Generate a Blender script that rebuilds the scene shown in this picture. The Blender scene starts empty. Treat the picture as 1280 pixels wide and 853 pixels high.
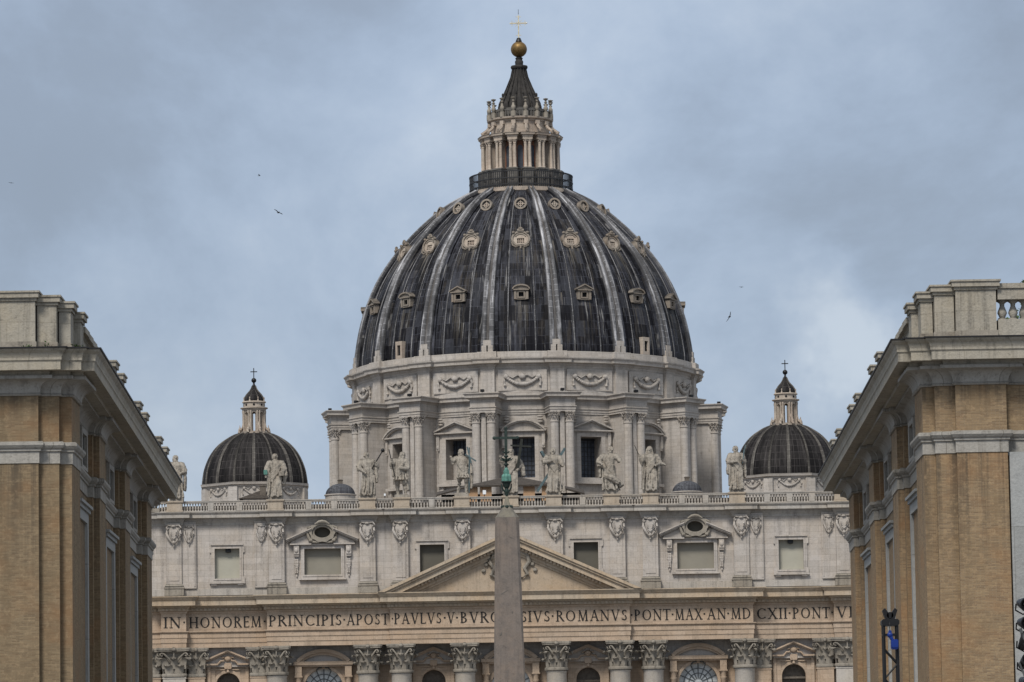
import bpy, bmesh, math, random
from mathutils import Vector, Matrix
from mathutils.geometry import tessellate_polygon
random.seed(7)
PI = math.pi
scn = bpy.context.scene
COL = scn.collection

# ------------------------------------------------------------------ camera
cam_d = bpy.data.cameras.new('camera')
cam = bpy.data.objects.new('camera', cam_d)
COL.objects.link(cam)
cam_d.sensor_width = 36.0
cam_d.lens = 36.0 * 5900 / 1280
cam_d.clip_start = 1.0
cam_d.clip_end = 9000
cam.rotation_mode = 'QUATERNION'
cam.location = (0, 0, 1.7)
PITCH = math.atan(684 / 5900)
cam.rotation_quaternion = (Matrix.Rotation(PI / 2 + PITCH, 3, 'X') @ Matrix.Rotation(-0.016, 3, 'Z')).to_quaternion()
scn.camera = cam

# ------------------------------------------------------------------ light
SUN_EL, SUN_AZ = math.radians(52), math.radians(203)   # azimuth from +Y, clockwise
world = bpy.data.worlds.new('World')
scn.world = world
world.use_nodes = True
wt = world.node_tree
for n in list(wt.nodes): wt.nodes.remove(n)
def wn(t, **k):
    n = wt.nodes.new(t)
    for a, v in k.items(): setattr(n, a, v)
    return n
w_out = wn('ShaderNodeOutputWorld'); w_bg = wn('ShaderNodeBackground')
sky = wn('ShaderNodeTexSky', sky_type='NISHITA', sun_disc=False, sun_elevation=SUN_EL, sun_rotation=SUN_AZ)
tc = wn('ShaderNodeTexCoord')
sep = wn('ShaderNodeSeparateXYZ')
wt.links.new(tc.outputs['Generated'], sep.inputs[0])
mp = wn('ShaderNodeMapping'); mp.inputs['Scale'].default_value = (1, 1, 1.1); mp.inputs['Location'].default_value = (6.31, .26, .6)
wt.links.new(tc.outputs['Generated'], mp.inputs['Vector'])
n1 = wn('ShaderNodeTexNoise'); n1.inputs['Scale'].default_value = 9.5; n1.inputs['Detail'].default_value = 7; n1.inputs['Roughness'].default_value = .6
n1.inputs['Distortion'].default_value = .25
n2 = wn('ShaderNodeTexNoise'); n2.inputs['Scale'].default_value = 5.0; n2.inputs['Detail'].default_value = 3
wt.links.new(mp.outputs[0], n1.inputs['Vector']); wt.links.new(mp.outputs[0], n2.inputs['Vector'])
r1 = wn('ShaderNodeValToRGB')
r1.color_ramp.interpolation = 'B_SPLINE'
els = r1.color_ramp.elements
els[0].position = .34; els[0].color = (.245, .29, .365, 1)
els[1].position = .68; els[1].color = (.50, .56, .64, 1)
e = els.new(.46); e.color = (.318, .39, .505, 1); e = els.new(.57); e.color = (.385, .45, .55, 1)
acc = n1.outputs['Fac']
nw = wn('ShaderNodeTexNoise'); nw.inputs['Scale'].default_value = 26.0; nw.inputs['Detail'].default_value = 5; nw.inputs['Roughness'].default_value = .6
wt.links.new(tc.outputs['Generated'], nw.inputs['Vector'])
wv = wn('ShaderNodeVectorMath', operation='MULTIPLY_ADD'); wt.links.new(nw.outputs['Color'], wv.inputs[0]); wv.inputs[1].default_value = (.055, .055, .055); wv.inputs[2].default_value = (-.0275, -.0275, -.0275)
ww = wn('ShaderNodeVectorMath', operation='ADD'); wt.links.new(tc.outputs['Generated'], ww.inputs[0]); wt.links.new(wv.outputs[0], ww.inputs[1])
# cloud layout: soft thicker and thinner parts of the cloud deck, as directions on the sky
for d0, rad, amt in (((.0635, .9905, .1209), .016, .15), ((.0715, .9905, .1170), .012, .10), ((.0500, .9895, .1190), .016, -.06), ((.0635, .9895, .1209), .03, .05), ((-.0875, .9873, .1323), .05, -.085), ((.0469, .9894, .1372), .035, -.075), ((-.057, .9875, .1472), .04, .05), ((.026, .9879, .1527), .03, .06), ((-.0966, .9794, .1772), .04, -.07)):
    dn = wn('ShaderNodeVectorMath', operation='DISTANCE'); wt.links.new(ww.outputs[0], dn.inputs[0]); dn.inputs[1].default_value = Vector(d0).normalized()
    mr = wn('ShaderNodeMapRange', interpolation_type='SMOOTHERSTEP'); wt.links.new(dn.outputs['Value'], mr.inputs['Value'])
    mr.inputs['From Min'].default_value = 0; mr.inputs['From Max'].default_value = rad * 1.6; mr.inputs['To Min'].default_value = amt; mr.inputs['To Max'].default_value = 0
    ad = wn('ShaderNodeMath', operation='ADD'); wt.links.new(acc, ad.inputs[0]); wt.links.new(mr.outputs[0], ad.inputs[1]); acc = ad.outputs[0]
wt.links.new(acc, r1.inputs[0])
r2 = wn('ShaderNodeMapRange'); r2.inputs['From Min'].default_value = .3; r2.inputs['From Max'].default_value = .7
r2.inputs['To Min'].default_value = .92; r2.inputs['To Max'].default_value = 1.16
wt.links.new(n2.outputs['Fac'], r2.inputs['Value'])
zen = wn('ShaderNodeMapRange'); zen.inputs['From Min'].default_value = .25; zen.inputs['From Max'].default_value = .9
zen.inputs['To Min'].default_value = 1.0; zen.inputs['To Max'].default_value = 1.5
wt.links.new(sep.outputs['Z'], zen.inputs['Value'])
mm = wn('ShaderNodeMath', operation='MULTIPLY'); wt.links.new(r2.outputs[0], mm.inputs[0]); wt.links.new(zen.outputs[0], mm.inputs[1])
cl = wn('ShaderNodeVectorMath', operation='SCALE'); wt.links.new(r1.outputs[0], cl.inputs[0]); wt.links.new(mm.outputs[0], cl.inputs['Scale'])
wz = wn('ShaderNodeMix', data_type='RGBA'); wt.links.new(cl.outputs[0], wz.inputs['A']); wz.inputs['B'].default_value = (.66, .655, .64, 1)
zf = wn('ShaderNodeMapRange'); zf.inputs['From Min'].default_value = .28; zf.inputs['From Max'].default_value = .75; zf.inputs['To Max'].default_value = .85
wt.links.new(sep.outputs['Z'], zf.inputs['Value']); wt.links.new(zf.outputs[0], wz.inputs['Factor'])
sk = wn('ShaderNodeVectorMath', operation='SCALE'); wt.links.new(sky.outputs[0], sk.inputs[0]); sk.inputs['Scale'].default_value = 1.0
c10 = wn('ShaderNodeVectorMath', operation='SCALE'); wt.links.new(wz.outputs['Result'], c10.inputs[0]); c10.inputs['Scale'].default_value = 10.0
mx = wn('ShaderNodeMix', data_type='RGBA'); mx.inputs['Factor'].default_value = .88
wt.links.new(sk.outputs[0], mx.inputs['A']); wt.links.new(c10.outputs[0], mx.inputs['B'])
wt.links.new(mx.outputs['Result'], w_bg.inputs['Color'])
w_bg.inputs['Strength'].default_value = .10
wt.links.new(w_bg.outputs[0], w_out.inputs[0])

sun_d = bpy.data.lights.new('sun', 'SUN'); sun_d.energy = 2.75; sun_d.angle = math.radians(15); sun_d.color = (1, .95, .88)
sun = bpy.data.objects.new('sun', sun_d); COL.objects.link(sun)
_sd = Vector((math.sin(SUN_AZ) * math.cos(SUN_EL), math.cos(SUN_AZ) * math.cos(SUN_EL), math.sin(SUN_EL)))
sun.rotation_mode = 'QUATERNION'; sun.rotation_quaternion = _sd.to_track_quat('Z', 'Y')
sun.location = (0, 0, 200)

vs = scn.view_settings
scn.display_settings.display_device = 'sRGB'
vs.view_transform = 'Standard'; vs.look = 'None'; vs.exposure = 0.2; vs.gamma = 1.0; vs.use_curve_mapping = False

# ------------------------------------------------------------------ mesh builder
class MB:
    def __init__(self, M=None):
        self.V, self.F, self.U, self.S, self.M = [], [], [], [], M
    def add(self, vs, fs, uvs=None, smooth=False):
        o = len(self.V)
        self.V += [tuple(self.M @ Vector(v)) for v in vs] if self.M is not None else [tuple(v) for v in vs]
        for i, f in enumerate(fs):
            self.F.append([a + o for a in f]); self.S.append(smooth)
            self.U.append(uvs[i] if uvs else None)
    def box(self, x0, x1, y0, y1, z0, z1):
        v = [(x0, y0, z0), (x1, y0, z0), (x1, y1, z0), (x0, y1, z0), (x0, y0, z1), (x1, y0, z1), (x1, y1, z1), (x0, y1, z1)]
        self.add(v, [(0, 3, 2, 1), (4, 5, 6, 7), (0, 1, 5, 4), (1, 2, 6, 5), (2, 3, 7, 6), (3, 0, 4, 7)])
    def boxb(self, x0, x1, y0, y1, z0, z1, b=.04):
        # box with chamfered vertical front edges and top/bottom front edges
        self.prism([(x0 + b, z0), (x1 - b, z0), (x1, z0 + b), (x1, z1 - b), (x1 - b, z1), (x0 + b, z1), (x0, z1 - b), (x0, z0 + b)], y0, y1)
    def prism(self, poly, y0, y1, holes=()):
        """polygon in x,z (counter-clockwise seen from -y), extruded from y0 (front) to y1"""
        loops = [list(poly)] + [list(h) for h in holes]
        flat = [p for l in loops for p in l]
        n = len(flat)
        v = [(p[0], y0, p[1]) for p in flat] + [(p[0], y1, p[1]) for p in flat]
        fs = []
        if holes or len(poly) > 4:
            tris = tessellate_polygon([[Vector((p[0], p[1], 0)) for p in l] for l in loops])
            for t in tris:
                a, b, c = [flat[i] for i in t]
                ar = (b[0] - a[0]) * (c[1] - a[1]) - (b[1] - a[1]) * (c[0] - a[0])
                t = tuple(t) if ar > 0 else tuple(reversed(t))
                fs.append(t); fs.append(tuple(i + n for i in reversed(t)))
        else:
            fs.append(tuple(range(n))); fs.append(tuple(reversed(range(n, 2 * n))))
        o = 0
        for l in loops:
            m = len(l)
            for i in range(m):
                j = (i + 1) % m
                fs.append((o + j, o + i, o + i + n, o + j + n))
            o += m
        self.add(v, fs)
    def ringp(self, outer, inner, y0, y1):
        """strip between two equally long open point lists in x,z, extruded"""
        n = len(outer)
        v = [(p[0], y0, p[1]) for p in outer] + [(p[0], y0, p[1]) for p in inner] + [(p[0], y1, p[1]) for p in outer] + [(p[0], y1, p[1]) for p in inner]
        fs = []
        for i in range(n - 1):
            fs += [(i, n + i, n + i + 1, i + 1), (2 * n + i, i, i + 1, 2 * n + i + 1), (n + i, 3 * n + i, 3 * n + i + 1, n + i + 1), (2 * n + i + 1, 3 * n + i + 1, 3 * n + i, 2 * n + i)]
        fs += [(0, 2 * n, 3 * n, n), (n - 1, 2 * n - 1, 4 * n - 1, 3 * n - 1)]
        self.add(v, fs)
    def lathe(self, prof, n=24, c=(0, 0), a0=0., a1=2 * PI, caps=True, uscale=None, smooth=True, mod=None):
        full = abs(a1 - a0 - 2 * PI) < 1e-6
        m = n if full else n + 1
        v, fs, uv = [], [], []
        acc = [0.]
        for i in range(1, len(prof)): acc.append(acc[-1] + math.dist(prof[i], prof[i - 1]))
        for i, (r, z) in enumerate(prof):
            for k in range(m):
                a = a0 + (a1 - a0) * k / n
                rr = r * mod(a, i) if mod else r
                v.append((c[0] + rr * math.sin(a), c[1] - rr * math.cos(a), z))
        for i in range(len(prof) - 1):
            for k in range(n):
                k2 = (k + 1) % m
                fs.append((i * m + k, i * m + k2, (i + 1) * m + k2, (i + 1) * m + k))
                us = uscale if uscale else max(prof[i][0], prof[i + 1][0], .01)
                ua, ub = (a0 + (a1 - a0) * k / n) * us, (a0 + (a1 - a0) * (k + 1) / n) * us
                uv.append([(ua, acc[i]), (ub, acc[i]), (ub, acc[i + 1]), (ua, acc[i + 1])])
        self.add(v, fs, uv, smooth)
        if caps and full:
            for i, rev in ((0, True), (len(prof) - 1, False)):
                if prof[i][0] > .01:
                    ids = [v[i * m + k] for k in range(m)]
                    f = list(range(m))
                    self.add(ids, [f[::-1] if rev else f])
    def tube(self, pts, rad, n=8, smooth=True):
        pts = [Vector(p) for p in pts]
        if not hasattr(rad, '__len__'): rad = [rad] * len(pts)
        v, fs = [], []
        up = Vector((0, 0, 1))
        for i, p in enumerate(pts):
            d = (pts[min(i + 1, len(pts) - 1)] - pts[max(i - 1, 0)]).normalized()
            ref = up if abs(d.dot(up)) < .95 else Vector((1, 0, 0))
            a = d.cross(ref).normalized(); b = a.cross(d)
            for k in range(n):
                t = 2 * PI * k / n
                v.append(p + (a * math.cos(t) + b * math.sin(t)) * rad[i])
        for i in range(len(pts) - 1):
            for k in range(n):
                k2 = (k + 1) % n
                fs.append((i * n + k, i * n + k2, (i + 1) * n + k2, (i + 1) * n + k))
        self.add(v, fs, None, smooth)
        self.add(v[:n], [tuple(reversed(range(n)))]); self.add(v[-n:], [tuple(range(n))])
    def bar(self, a, b, w, h=None):
        a, b = Vector(a), Vector(b); h = h or w
        d = (b - a).normalized()
        ref = Vector((0, 0, 1)) if abs(d.z) < .95 else Vector((0, 1, 0))
        s = d.cross(ref).normalized() * w / 2; t = s.cross(d).normalized() * h / 2
        v = [a - s - t, a + s - t, a + s + t, a - s + t, b - s - t, b + s - t, b + s + t, b - s + t]
        self.add(v, [(0, 1, 2, 3), (7, 6, 5, 4), (0, 4, 5, 1), (1, 5, 6, 2), (2, 6, 7, 3), (3, 7, 4, 0)])
    def ell(self, c, r, n=10, m=6):
        v, fs = [], []
        for i in range(m + 1):
            ph = PI * i / m - PI / 2
            for k in range(n):
                a = 2 * PI * k / n
                v.append((c[0] + r[0] * math.cos(ph) * math.cos(a), c[1] + r[1] * math.cos(ph) * math.sin(a), c[2] + r[2] * math.sin(ph)))
        for i in range(m):
            for k in range(n):
                k2 = (k + 1) % n
                fs.append((i * n + k, i * n + k2, (i + 1) * n + k2, (i + 1) * n + k))
        self.add(v, fs, None, True)
    def sweep(self, path, prof, closed=False, caps=True, smooth=False):
        """path: plan polyline; profile points (out, z), out is to the RIGHT of the walking direction reversed -> towards -y when walking +x"""
        n = len(path); P = [Vector((p[0], p[1])) for p in path]
        offs = []
        for i in range(n):
            def nrm(a, b):
                d = (P[b] - P[a]).normalized(); return Vector((d.y, -d.x))
            if closed: na, nb = nrm(i - 1, i), nrm(i, (i + 1) % n)
            else:
                na = nrm(i - 1, i) if i > 0 else nrm(0, 1)
                nb = nrm(i, i + 1) if i < n - 1 else nrm(n - 2, n - 1)
            offs.append((na + nb) / max(.3, 1 + na.dot(nb)))
        m = len(prof); v, fs, uv = [], [], []
        for i in range(n):
            for (o, z) in prof:
                q = P[i] + offs[i] * o; v.append((q.x, q.y, z))
        acc = [0.]
        for i in range(1, n + 1): acc.append(acc[-1] + (P[i % n] - P[i - 1]).length)
        for i in range(n if closed else n - 1):
            j = (i + 1) % n
            for k in range(m - 1):
                fs.append((i * m + k, j * m + k, j * m + k + 1, i * m + k + 1))
                za, zb = prof[k][1] - prof[k][0] * .4, prof[k + 1][1] - prof[k + 1][0] * .4
                uv.append([(acc[i], za), (acc[i + 1], za), (acc[i + 1], zb), (acc[i], zb)])
        self.add(v, fs, uv, smooth)
        if caps and not closed:
            self.add(v[:m], [tuple(range(m))]); self.add(v[-m:], [tuple(reversed(range(m)))])
    def build(self, name, mat, parent=None, loc=None, ang=38):
        me = bpy.data.meshes.new(name)
        me.from_pydata(self.V, [], self.F)
        me.polygons.foreach_set('use_smooth', self.S)
        uvl = me.uv_layers.new(name='UVMap')
        li = 0
        data = [0.] * (2 * len(me.loops))
        for p in me.polygons:
            cu = self.U[p.index]
            if cu is None:
                nv = p.normal
                h = Vector((-nv.y, nv.x, 0))
                flat = h.length < .5
                if not flat: h.normalize()
            for k, l in enumerate(p.loop_indices):
                if cu is not None: u, w = cu[k]
                else:
                    q = me.vertices[me.loops[l].vertex_index].co
                    if flat: u, w = q.x, q.y
                    else: u, w = q.x * h.x + q.y * h.y, q.z
                data[2 * l] = u; data[2 * l + 1] = w
        uvl.data.foreach_set('uv', data)
        if any(self.S):
            try: me.set_sharp_from_angle(angle=math.radians(ang))
            except Exception: pass
        me.update()
        return link(name, me, mat, parent, loc)

def link(name, me, mat=None, parent=None, loc=None):
    o = bpy.data.objects.new(name, me)
    if mat is not None and not me.materials: me.materials.append(mat)
    COL.objects.link(o)
    if parent is not None: o.parent = parent
    if loc is not None: o.location = loc
    return o
def thing(name, label, cat, loc=(0, 0, 0), group=None, rz=0):
    o = bpy.data.objects.new(name, None); COL.objects.link(o)
    o.empty_display_size = .5
    o.location = loc; o.rotation_euler = (0, 0, rz)
    return tag(o, label, cat, group)
def tag(o, label, cat, group=None):
    o['label'] = label; o['category'] = cat
    if group: o['group'] = group
    return o
def struct(o, kind='structure'):
    o['kind'] = kind; return o
def place(name, me, parent, loc=(0, 0, 0), rz=0., sc=(1, 1, 1)):
    o = link(name, me, None, parent, loc); o.rotation_euler = (0, 0, rz); o.scale = sc; return o
def arcpts(cx, cz, rx, rz, a0, a1, n):
    return [(cx + rx * math.cos(a0 + (a1 - a0) * i / n), cz + rz * math.sin(a0 + (a1 - a0) * i / n)) for i in range(n + 1)]
def rect(x0, x1, z0, z1): return [(x0, z0), (x1, z0), (x1, z1), (x0, z1)]

# ------------------------------------------------------------------ materials
def newmat(name):
    m = bpy.data.materials.new(name); m.use_nodes = True
    nt = m.node_tree
    b = nt.nodes['Principled BSDF']
    return m, nt, b
class NT:
    def __init__(s, nt): s.nt = nt
    def n(s, t, ins=None, **k):
        nd = s.nt.nodes.new(t)
        for a, v in k.items(): setattr(nd, a, v)
        if ins:
            for a, v in ins.items():
                if hasattr(v, 'links') or isinstance(v, bpy.types.NodeSocket): s.nt.links.new(v, nd.inputs[a])
                else: nd.inputs[a].default_value = v
        return nd
    def mixc(s, fac, a, b, mode='MIX'):
        nd = s.nt.nodes.new('ShaderNodeMix'); nd.data_type = 'RGBA'; nd.blend_type = mode
        for key, v in (('Factor', fac), ('A', a), ('B', b)):
            if isinstance(v, bpy.types.NodeSocket): s.nt.links.new(v, nd.inputs[key])
            else: nd.inputs[key].default_value = v if key == 'Factor' else (*v, 1)
        return nd.outputs['Result']
    def ramp(s, sock, stops):
        nd = s.nt.nodes.new('ShaderNodeValToRGB'); cr = nd.color_ramp
        cr.elements[0].position, cr.elements[0].color = stops[0][0], (*stops[0][1], 1)
        cr.elements[1].position, cr.elements[1].color = stops[-1][0], (*stops[-1][1], 1)
        for p, c in stops[1:-1]:
            e = cr.elements.new(p); e.color = (*c, 1)
        s.nt.links.new(sock, nd.inputs[0]); return nd.outputs[0]
    def noise(s, vec, scale, detail=4, rough=.55, map_scale=None, dist=0., loc=(0, 0, 0)):
        if map_scale:
            mpn = s.n('ShaderNodeMapping', {'Vector': vec, 'Scale': map_scale, 'Location': loc}); vec = mpn.outputs[0]
        return s.n('ShaderNodeTexNoise', {'Vector': vec, 'Scale': scale, 'Detail': detail, 'Roughness': rough, 'Distortion': dist}).outputs['Fac']
    def math(s, op, a, b=None, c=None, clamp=False):
        nd = s.nt.nodes.new('ShaderNodeMath'); nd.operation = op; nd.use_clamp = clamp
        for i, v in enumerate((a, b, c)):
            if v is None: continue
            if isinstance(v, bpy.types.NodeSocket): s.nt.links.new(v, nd.inputs[i])
            else: nd.inputs[i].default_value = v
        return nd.outputs[0]
    def rng(s, v, a, b, c, d):
        return s.n('ShaderNodeMapRange', {'Value': v, 'From Min': a, 'From Max': b, 'To Min': c, 'To Max': d}).outputs[0]

def stone(name, base, dark, warm, joint=(2.0, .62), jstr=.35, streak=.55, blotch=.5, top=.75, rough=.85, fine=1.0, per_object=True):
    m, nt, b = newmat(name); g = NT(nt)
    t = g.n('ShaderNodeTexCoord'); ob = t.outputs['Object']; uv = t.outputs['UV']
    if per_object:
        oi = g.n('ShaderNodeObjectInfo')
        sh = g.n('ShaderNodeVectorMath', {0: ob}, operation='ADD')
        cb = g.n('ShaderNodeCombineXYZ', {'X': g.math('MULTIPLY', oi.outputs['Random'], 37.), 'Y': g.math('MULTIPLY', oi.outputs['Random'], 91.)})
        nt.links.new(cb.outputs[0], sh.inputs[1]); ob = sh.outputs[0]
    big = g.noise(ob, .22 * fine, 5, .6)
    mid = g.noise(ob, 1.1 * fine, 5, .65)
    fin = g.noise(ob, 6. * fine, 3, .6)
    st = g.noise(ob, 1.0, 4, .6, map_scale=(1.5 * fine, 1.5 * fine, .07 * fine))
    st2 = g.noise(ob, 1.0, 3, .6, map_scale=(4.5 * fine, 4.5 * fine, .16 * fine), loc=(5, 3, 1))
    c = g.mixc(g.rng(big, .38, .64, 0, 1), base, warm)
    c = g.mixc(g.rng(mid, .42, .72, 0, blotch), c, tuple(x * .72 for x in base))
    c = g.mixc(g.rng(st, .52, .74, 0, streak), c, dark)
    c = g.mixc(g.rng(st2, .58, .8, 0, streak * .7), c, dark)
    c = g.mixc(g.rng(fin, .35, .68, 0, .35), c, tuple(min(1, x * 1.3) for x in base))
    spk = g.noise(ob, 2.6 * fine, 6, .75)
    c = g.mixc(g.rng(spk, .56, .70, 0, .55), c, dark)
    h = fin
    if joint:
        br = g.n('ShaderNodeTexBrick', {'Vector': uv, 'Color1': (1, 1, 1, 1), 'Color2': (.66, .65, .63, 1), 'Mortar': (.40, .38, .35, 1), 'Scale': 1.0, 'Mortar Size': .018, 'Mortar Smooth': .3, 'Brick Width': joint[0], 'Row Height': joint[1], 'Bias': -.2})
        c = g.mixc(jstr, c, g.mixc(1., c, br.outputs['Color'], 'MULTIPLY'))
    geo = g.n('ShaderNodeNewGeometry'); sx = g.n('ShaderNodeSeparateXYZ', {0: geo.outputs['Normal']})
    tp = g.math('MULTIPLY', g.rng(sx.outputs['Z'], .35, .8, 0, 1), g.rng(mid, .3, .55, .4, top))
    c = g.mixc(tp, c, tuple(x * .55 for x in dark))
    nt.links.new(c, b.inputs['Base Color'])
    b.inputs['Roughness'].default_value = rough
    b.inputs['Specular IOR Level'].default_value = .25
    hh = g.math('ADD', g.math('MULTIPLY', fin, .5), mid)
    bp = g.n('ShaderNodeBump', {'Height': hh, 'Strength': .6, 'Distance': .045})
    nt.links.new(bp.outputs[0], b.inputs['Normal'])
    return m

M_ATTIC = stone('attic_travertine', (.465, .428, .392), (.16, .143, .13), (.45, .39, .325), joint=(2.7, .74), jstr=.55, streak=.7)
M_LOWER = stone('warm_travertine', (.465, .365, .275), (.16, .122, .09), (.44, .32, .22), jstr=.55, streak=.45)
M_PED = stone('pedestal_travertine', (.40, .345, .28), (.17, .14, .11), (.41, .33, .24), joint=None, streak=.6)
M_SHAFT = stone('column_travertine', (.46, .425, .38), (.24, .21, .18), (.44, .385, .31), joint=None, streak=.4)
M_CAP = stone('weathered_capital_stone', (.31, .28, .235), (.055, .05, .045), (.23, .20, .16), joint=None, streak=.95, blotch=.9, fine=1.3)
M_CORN = stone('cornice_travertine', (.46, .385, .295), (.15, .125, .10), (.45, .33, .215), joint=(2.4, 5.), jstr=.3, streak=.7)
M_ACORN = stone('attic_cornice_stone', (.42, .395, .36), (.14, .13, .12), (.41, .36, .30), joint=(2.4, 5.), jstr=.4, streak=.7)
M_DRUM = stone('drum_travertine', (.455, .422, .388), (.15, .138, .126), (.435, .385, .33), joint=(1.6, .55), jstr=.5)
M_STAT = stone('statue_stone', (.35, .318, .272), (.06, .054, .048), (.285, .245, .195), joint=None, streak=1., blotch=1., fine=1.8, top=.6)
M_LANT = stone('lantern_stone', (.46, .40, .335), (.15, .135, .12), (.38, .30, .24), joint=(1.2, .45), jstr=.4)
M_LRED = stone('lantern_red_plaster', (.27, .125, .08), (.12, .06, .05), (.27, .14, .09), joint=None)
M_DARKST = stone('blackened_stone', (.13, .125, .118), (.035, .034, .034), (.13, .12, .105), joint=None, streak=.8, blotch=.9)
M_SPIRE = stone('sooty_spire_lead', (.036, .034, .033), (.012, .0115, .011), (.055, .05, .045), joint=None, streak=.9, blotch=.9, fine=1.4)
M_GRAN = stone('red_granite', (.175, .152, .136), (.075, .067, .062), (.20, .16, .13), joint=None, streak=.85, blotch=1., fine=1.2, top=.2)
M_GRANE = stone('weathered_granite_edge', (.19, .175, .155), (.09, .085, .08), (.21, .19, .13), joint=None, streak=.7, fine=1.5)
M_TRIM = stone('grey_travertine_trim', (.345, .33, .30), (.13, .12, .105), (.33, .31, .275), joint=(1.9, 3.), jstr=.6, streak=.85, fine=2.2, top=.6)
M_PARA = stone('weathered_parapet_stone', (.36, .335, .285), (.09, .085, .075), (.36, .32, .25), joint=(1.5, 4.), jstr=.35, streak=.8, fine=2.4, top=.8)
M_JAMB = stone('pale_window_surround', (.33, .34, .335), (.22, .22, .215), (.34, .34, .33), joint=(3., 2.6), jstr=.5, streak=.3, fine=2.)
M_TAN = stone('tan_relief_stone', (.40, .325, .245), (.13, .10, .075), (.39, .29, .19), joint=None, streak=.5)
M_TERRA = stone('terracotta_plaster', (.40, .25, .145), (.25, .15, .09), (.43, .29, .18), joint=None, streak=.3)

def brickmat(name, c1, c2, mort):
    m, nt, b = newmat(name); g = NT(nt)
    t = g.n('ShaderNodeTexCoord'); uv = t.outputs['UV']; ob = t.outputs['Object']
    br = g.n('ShaderNodeTexBrick', {'Vector': uv, 'Color1': (*c1, 1), 'Color2': (*c2, 1), 'Mortar': (*mort, 1), 'Scale': 1., 'Mortar Size': .0065, 'Mortar Smooth': .2, 'Brick Width': .25, 'Row Height': .047, 'Bias': 0.})
    pat = g.noise(ob, .9, 5, .6)
    pat2 = g.noise(uv, 1., 3, .6, map_scale=(3.2, 15., 1.))
    c = g.mixc(g.rng(pat, .4, .66, 0, .55), br.outputs['Color'], tuple(a * .70 for a in c1))
    c = g.mixc(g.rng(pat2, .52, .75, 0, .3), c, (c2[0] * 1.05, c2[1] * .86, c2[2] * .74))
    st = g.noise(ob, 1., 3, .6, map_scale=(2.5, 2.5, .10))
    red = g.noise(ob, .5, 3, .6, loc=(4, 4, 4), map_scale=(1, 1, 1.6))
    c = g.mixc(g.rng(red, .5, .68, 0, .55), c, (c1[0] * .92, c1[1] * .72, c1[2] * .60))
    c = g.mixc(g.rng(st, .52, .75, 0, .5), c, tuple(a * .5 for a in c1))
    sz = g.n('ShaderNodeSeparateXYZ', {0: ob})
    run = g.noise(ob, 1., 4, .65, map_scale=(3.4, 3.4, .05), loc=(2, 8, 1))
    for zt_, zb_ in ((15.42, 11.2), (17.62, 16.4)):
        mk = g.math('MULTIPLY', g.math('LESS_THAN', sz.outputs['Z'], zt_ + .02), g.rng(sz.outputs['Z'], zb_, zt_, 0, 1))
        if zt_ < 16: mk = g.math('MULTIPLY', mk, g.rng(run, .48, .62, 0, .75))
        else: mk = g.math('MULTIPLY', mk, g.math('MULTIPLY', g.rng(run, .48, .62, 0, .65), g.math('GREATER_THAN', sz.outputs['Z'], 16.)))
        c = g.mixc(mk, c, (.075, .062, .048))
    spk = g.noise(ob, 7., 3, .7)
    c = g.mixc(g.rng(spk, .5, .72, 0, .45), c, tuple(a * 1.35 for a in c1))
    nt.links.new(c, b.inputs['Base Color']); b.inputs['Roughness'].default_value = .9; b.inputs['Specular IOR Level'].default_value = .2
    bp = g.n('ShaderNodeBump', {'Height': br.outputs['Fac'], 'Strength': .5, 'Distance': .012}); bp.invert = True
    nt.links.new(bp.outputs[0], b.inputs['Normal'])
    return m
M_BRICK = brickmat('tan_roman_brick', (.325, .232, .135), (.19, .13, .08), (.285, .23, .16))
M_BRICKL = brickmat('olive_tan_roman_brick', (.275, .205, .125), (.165, .118, .074), (.24, .195, .13))

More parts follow.
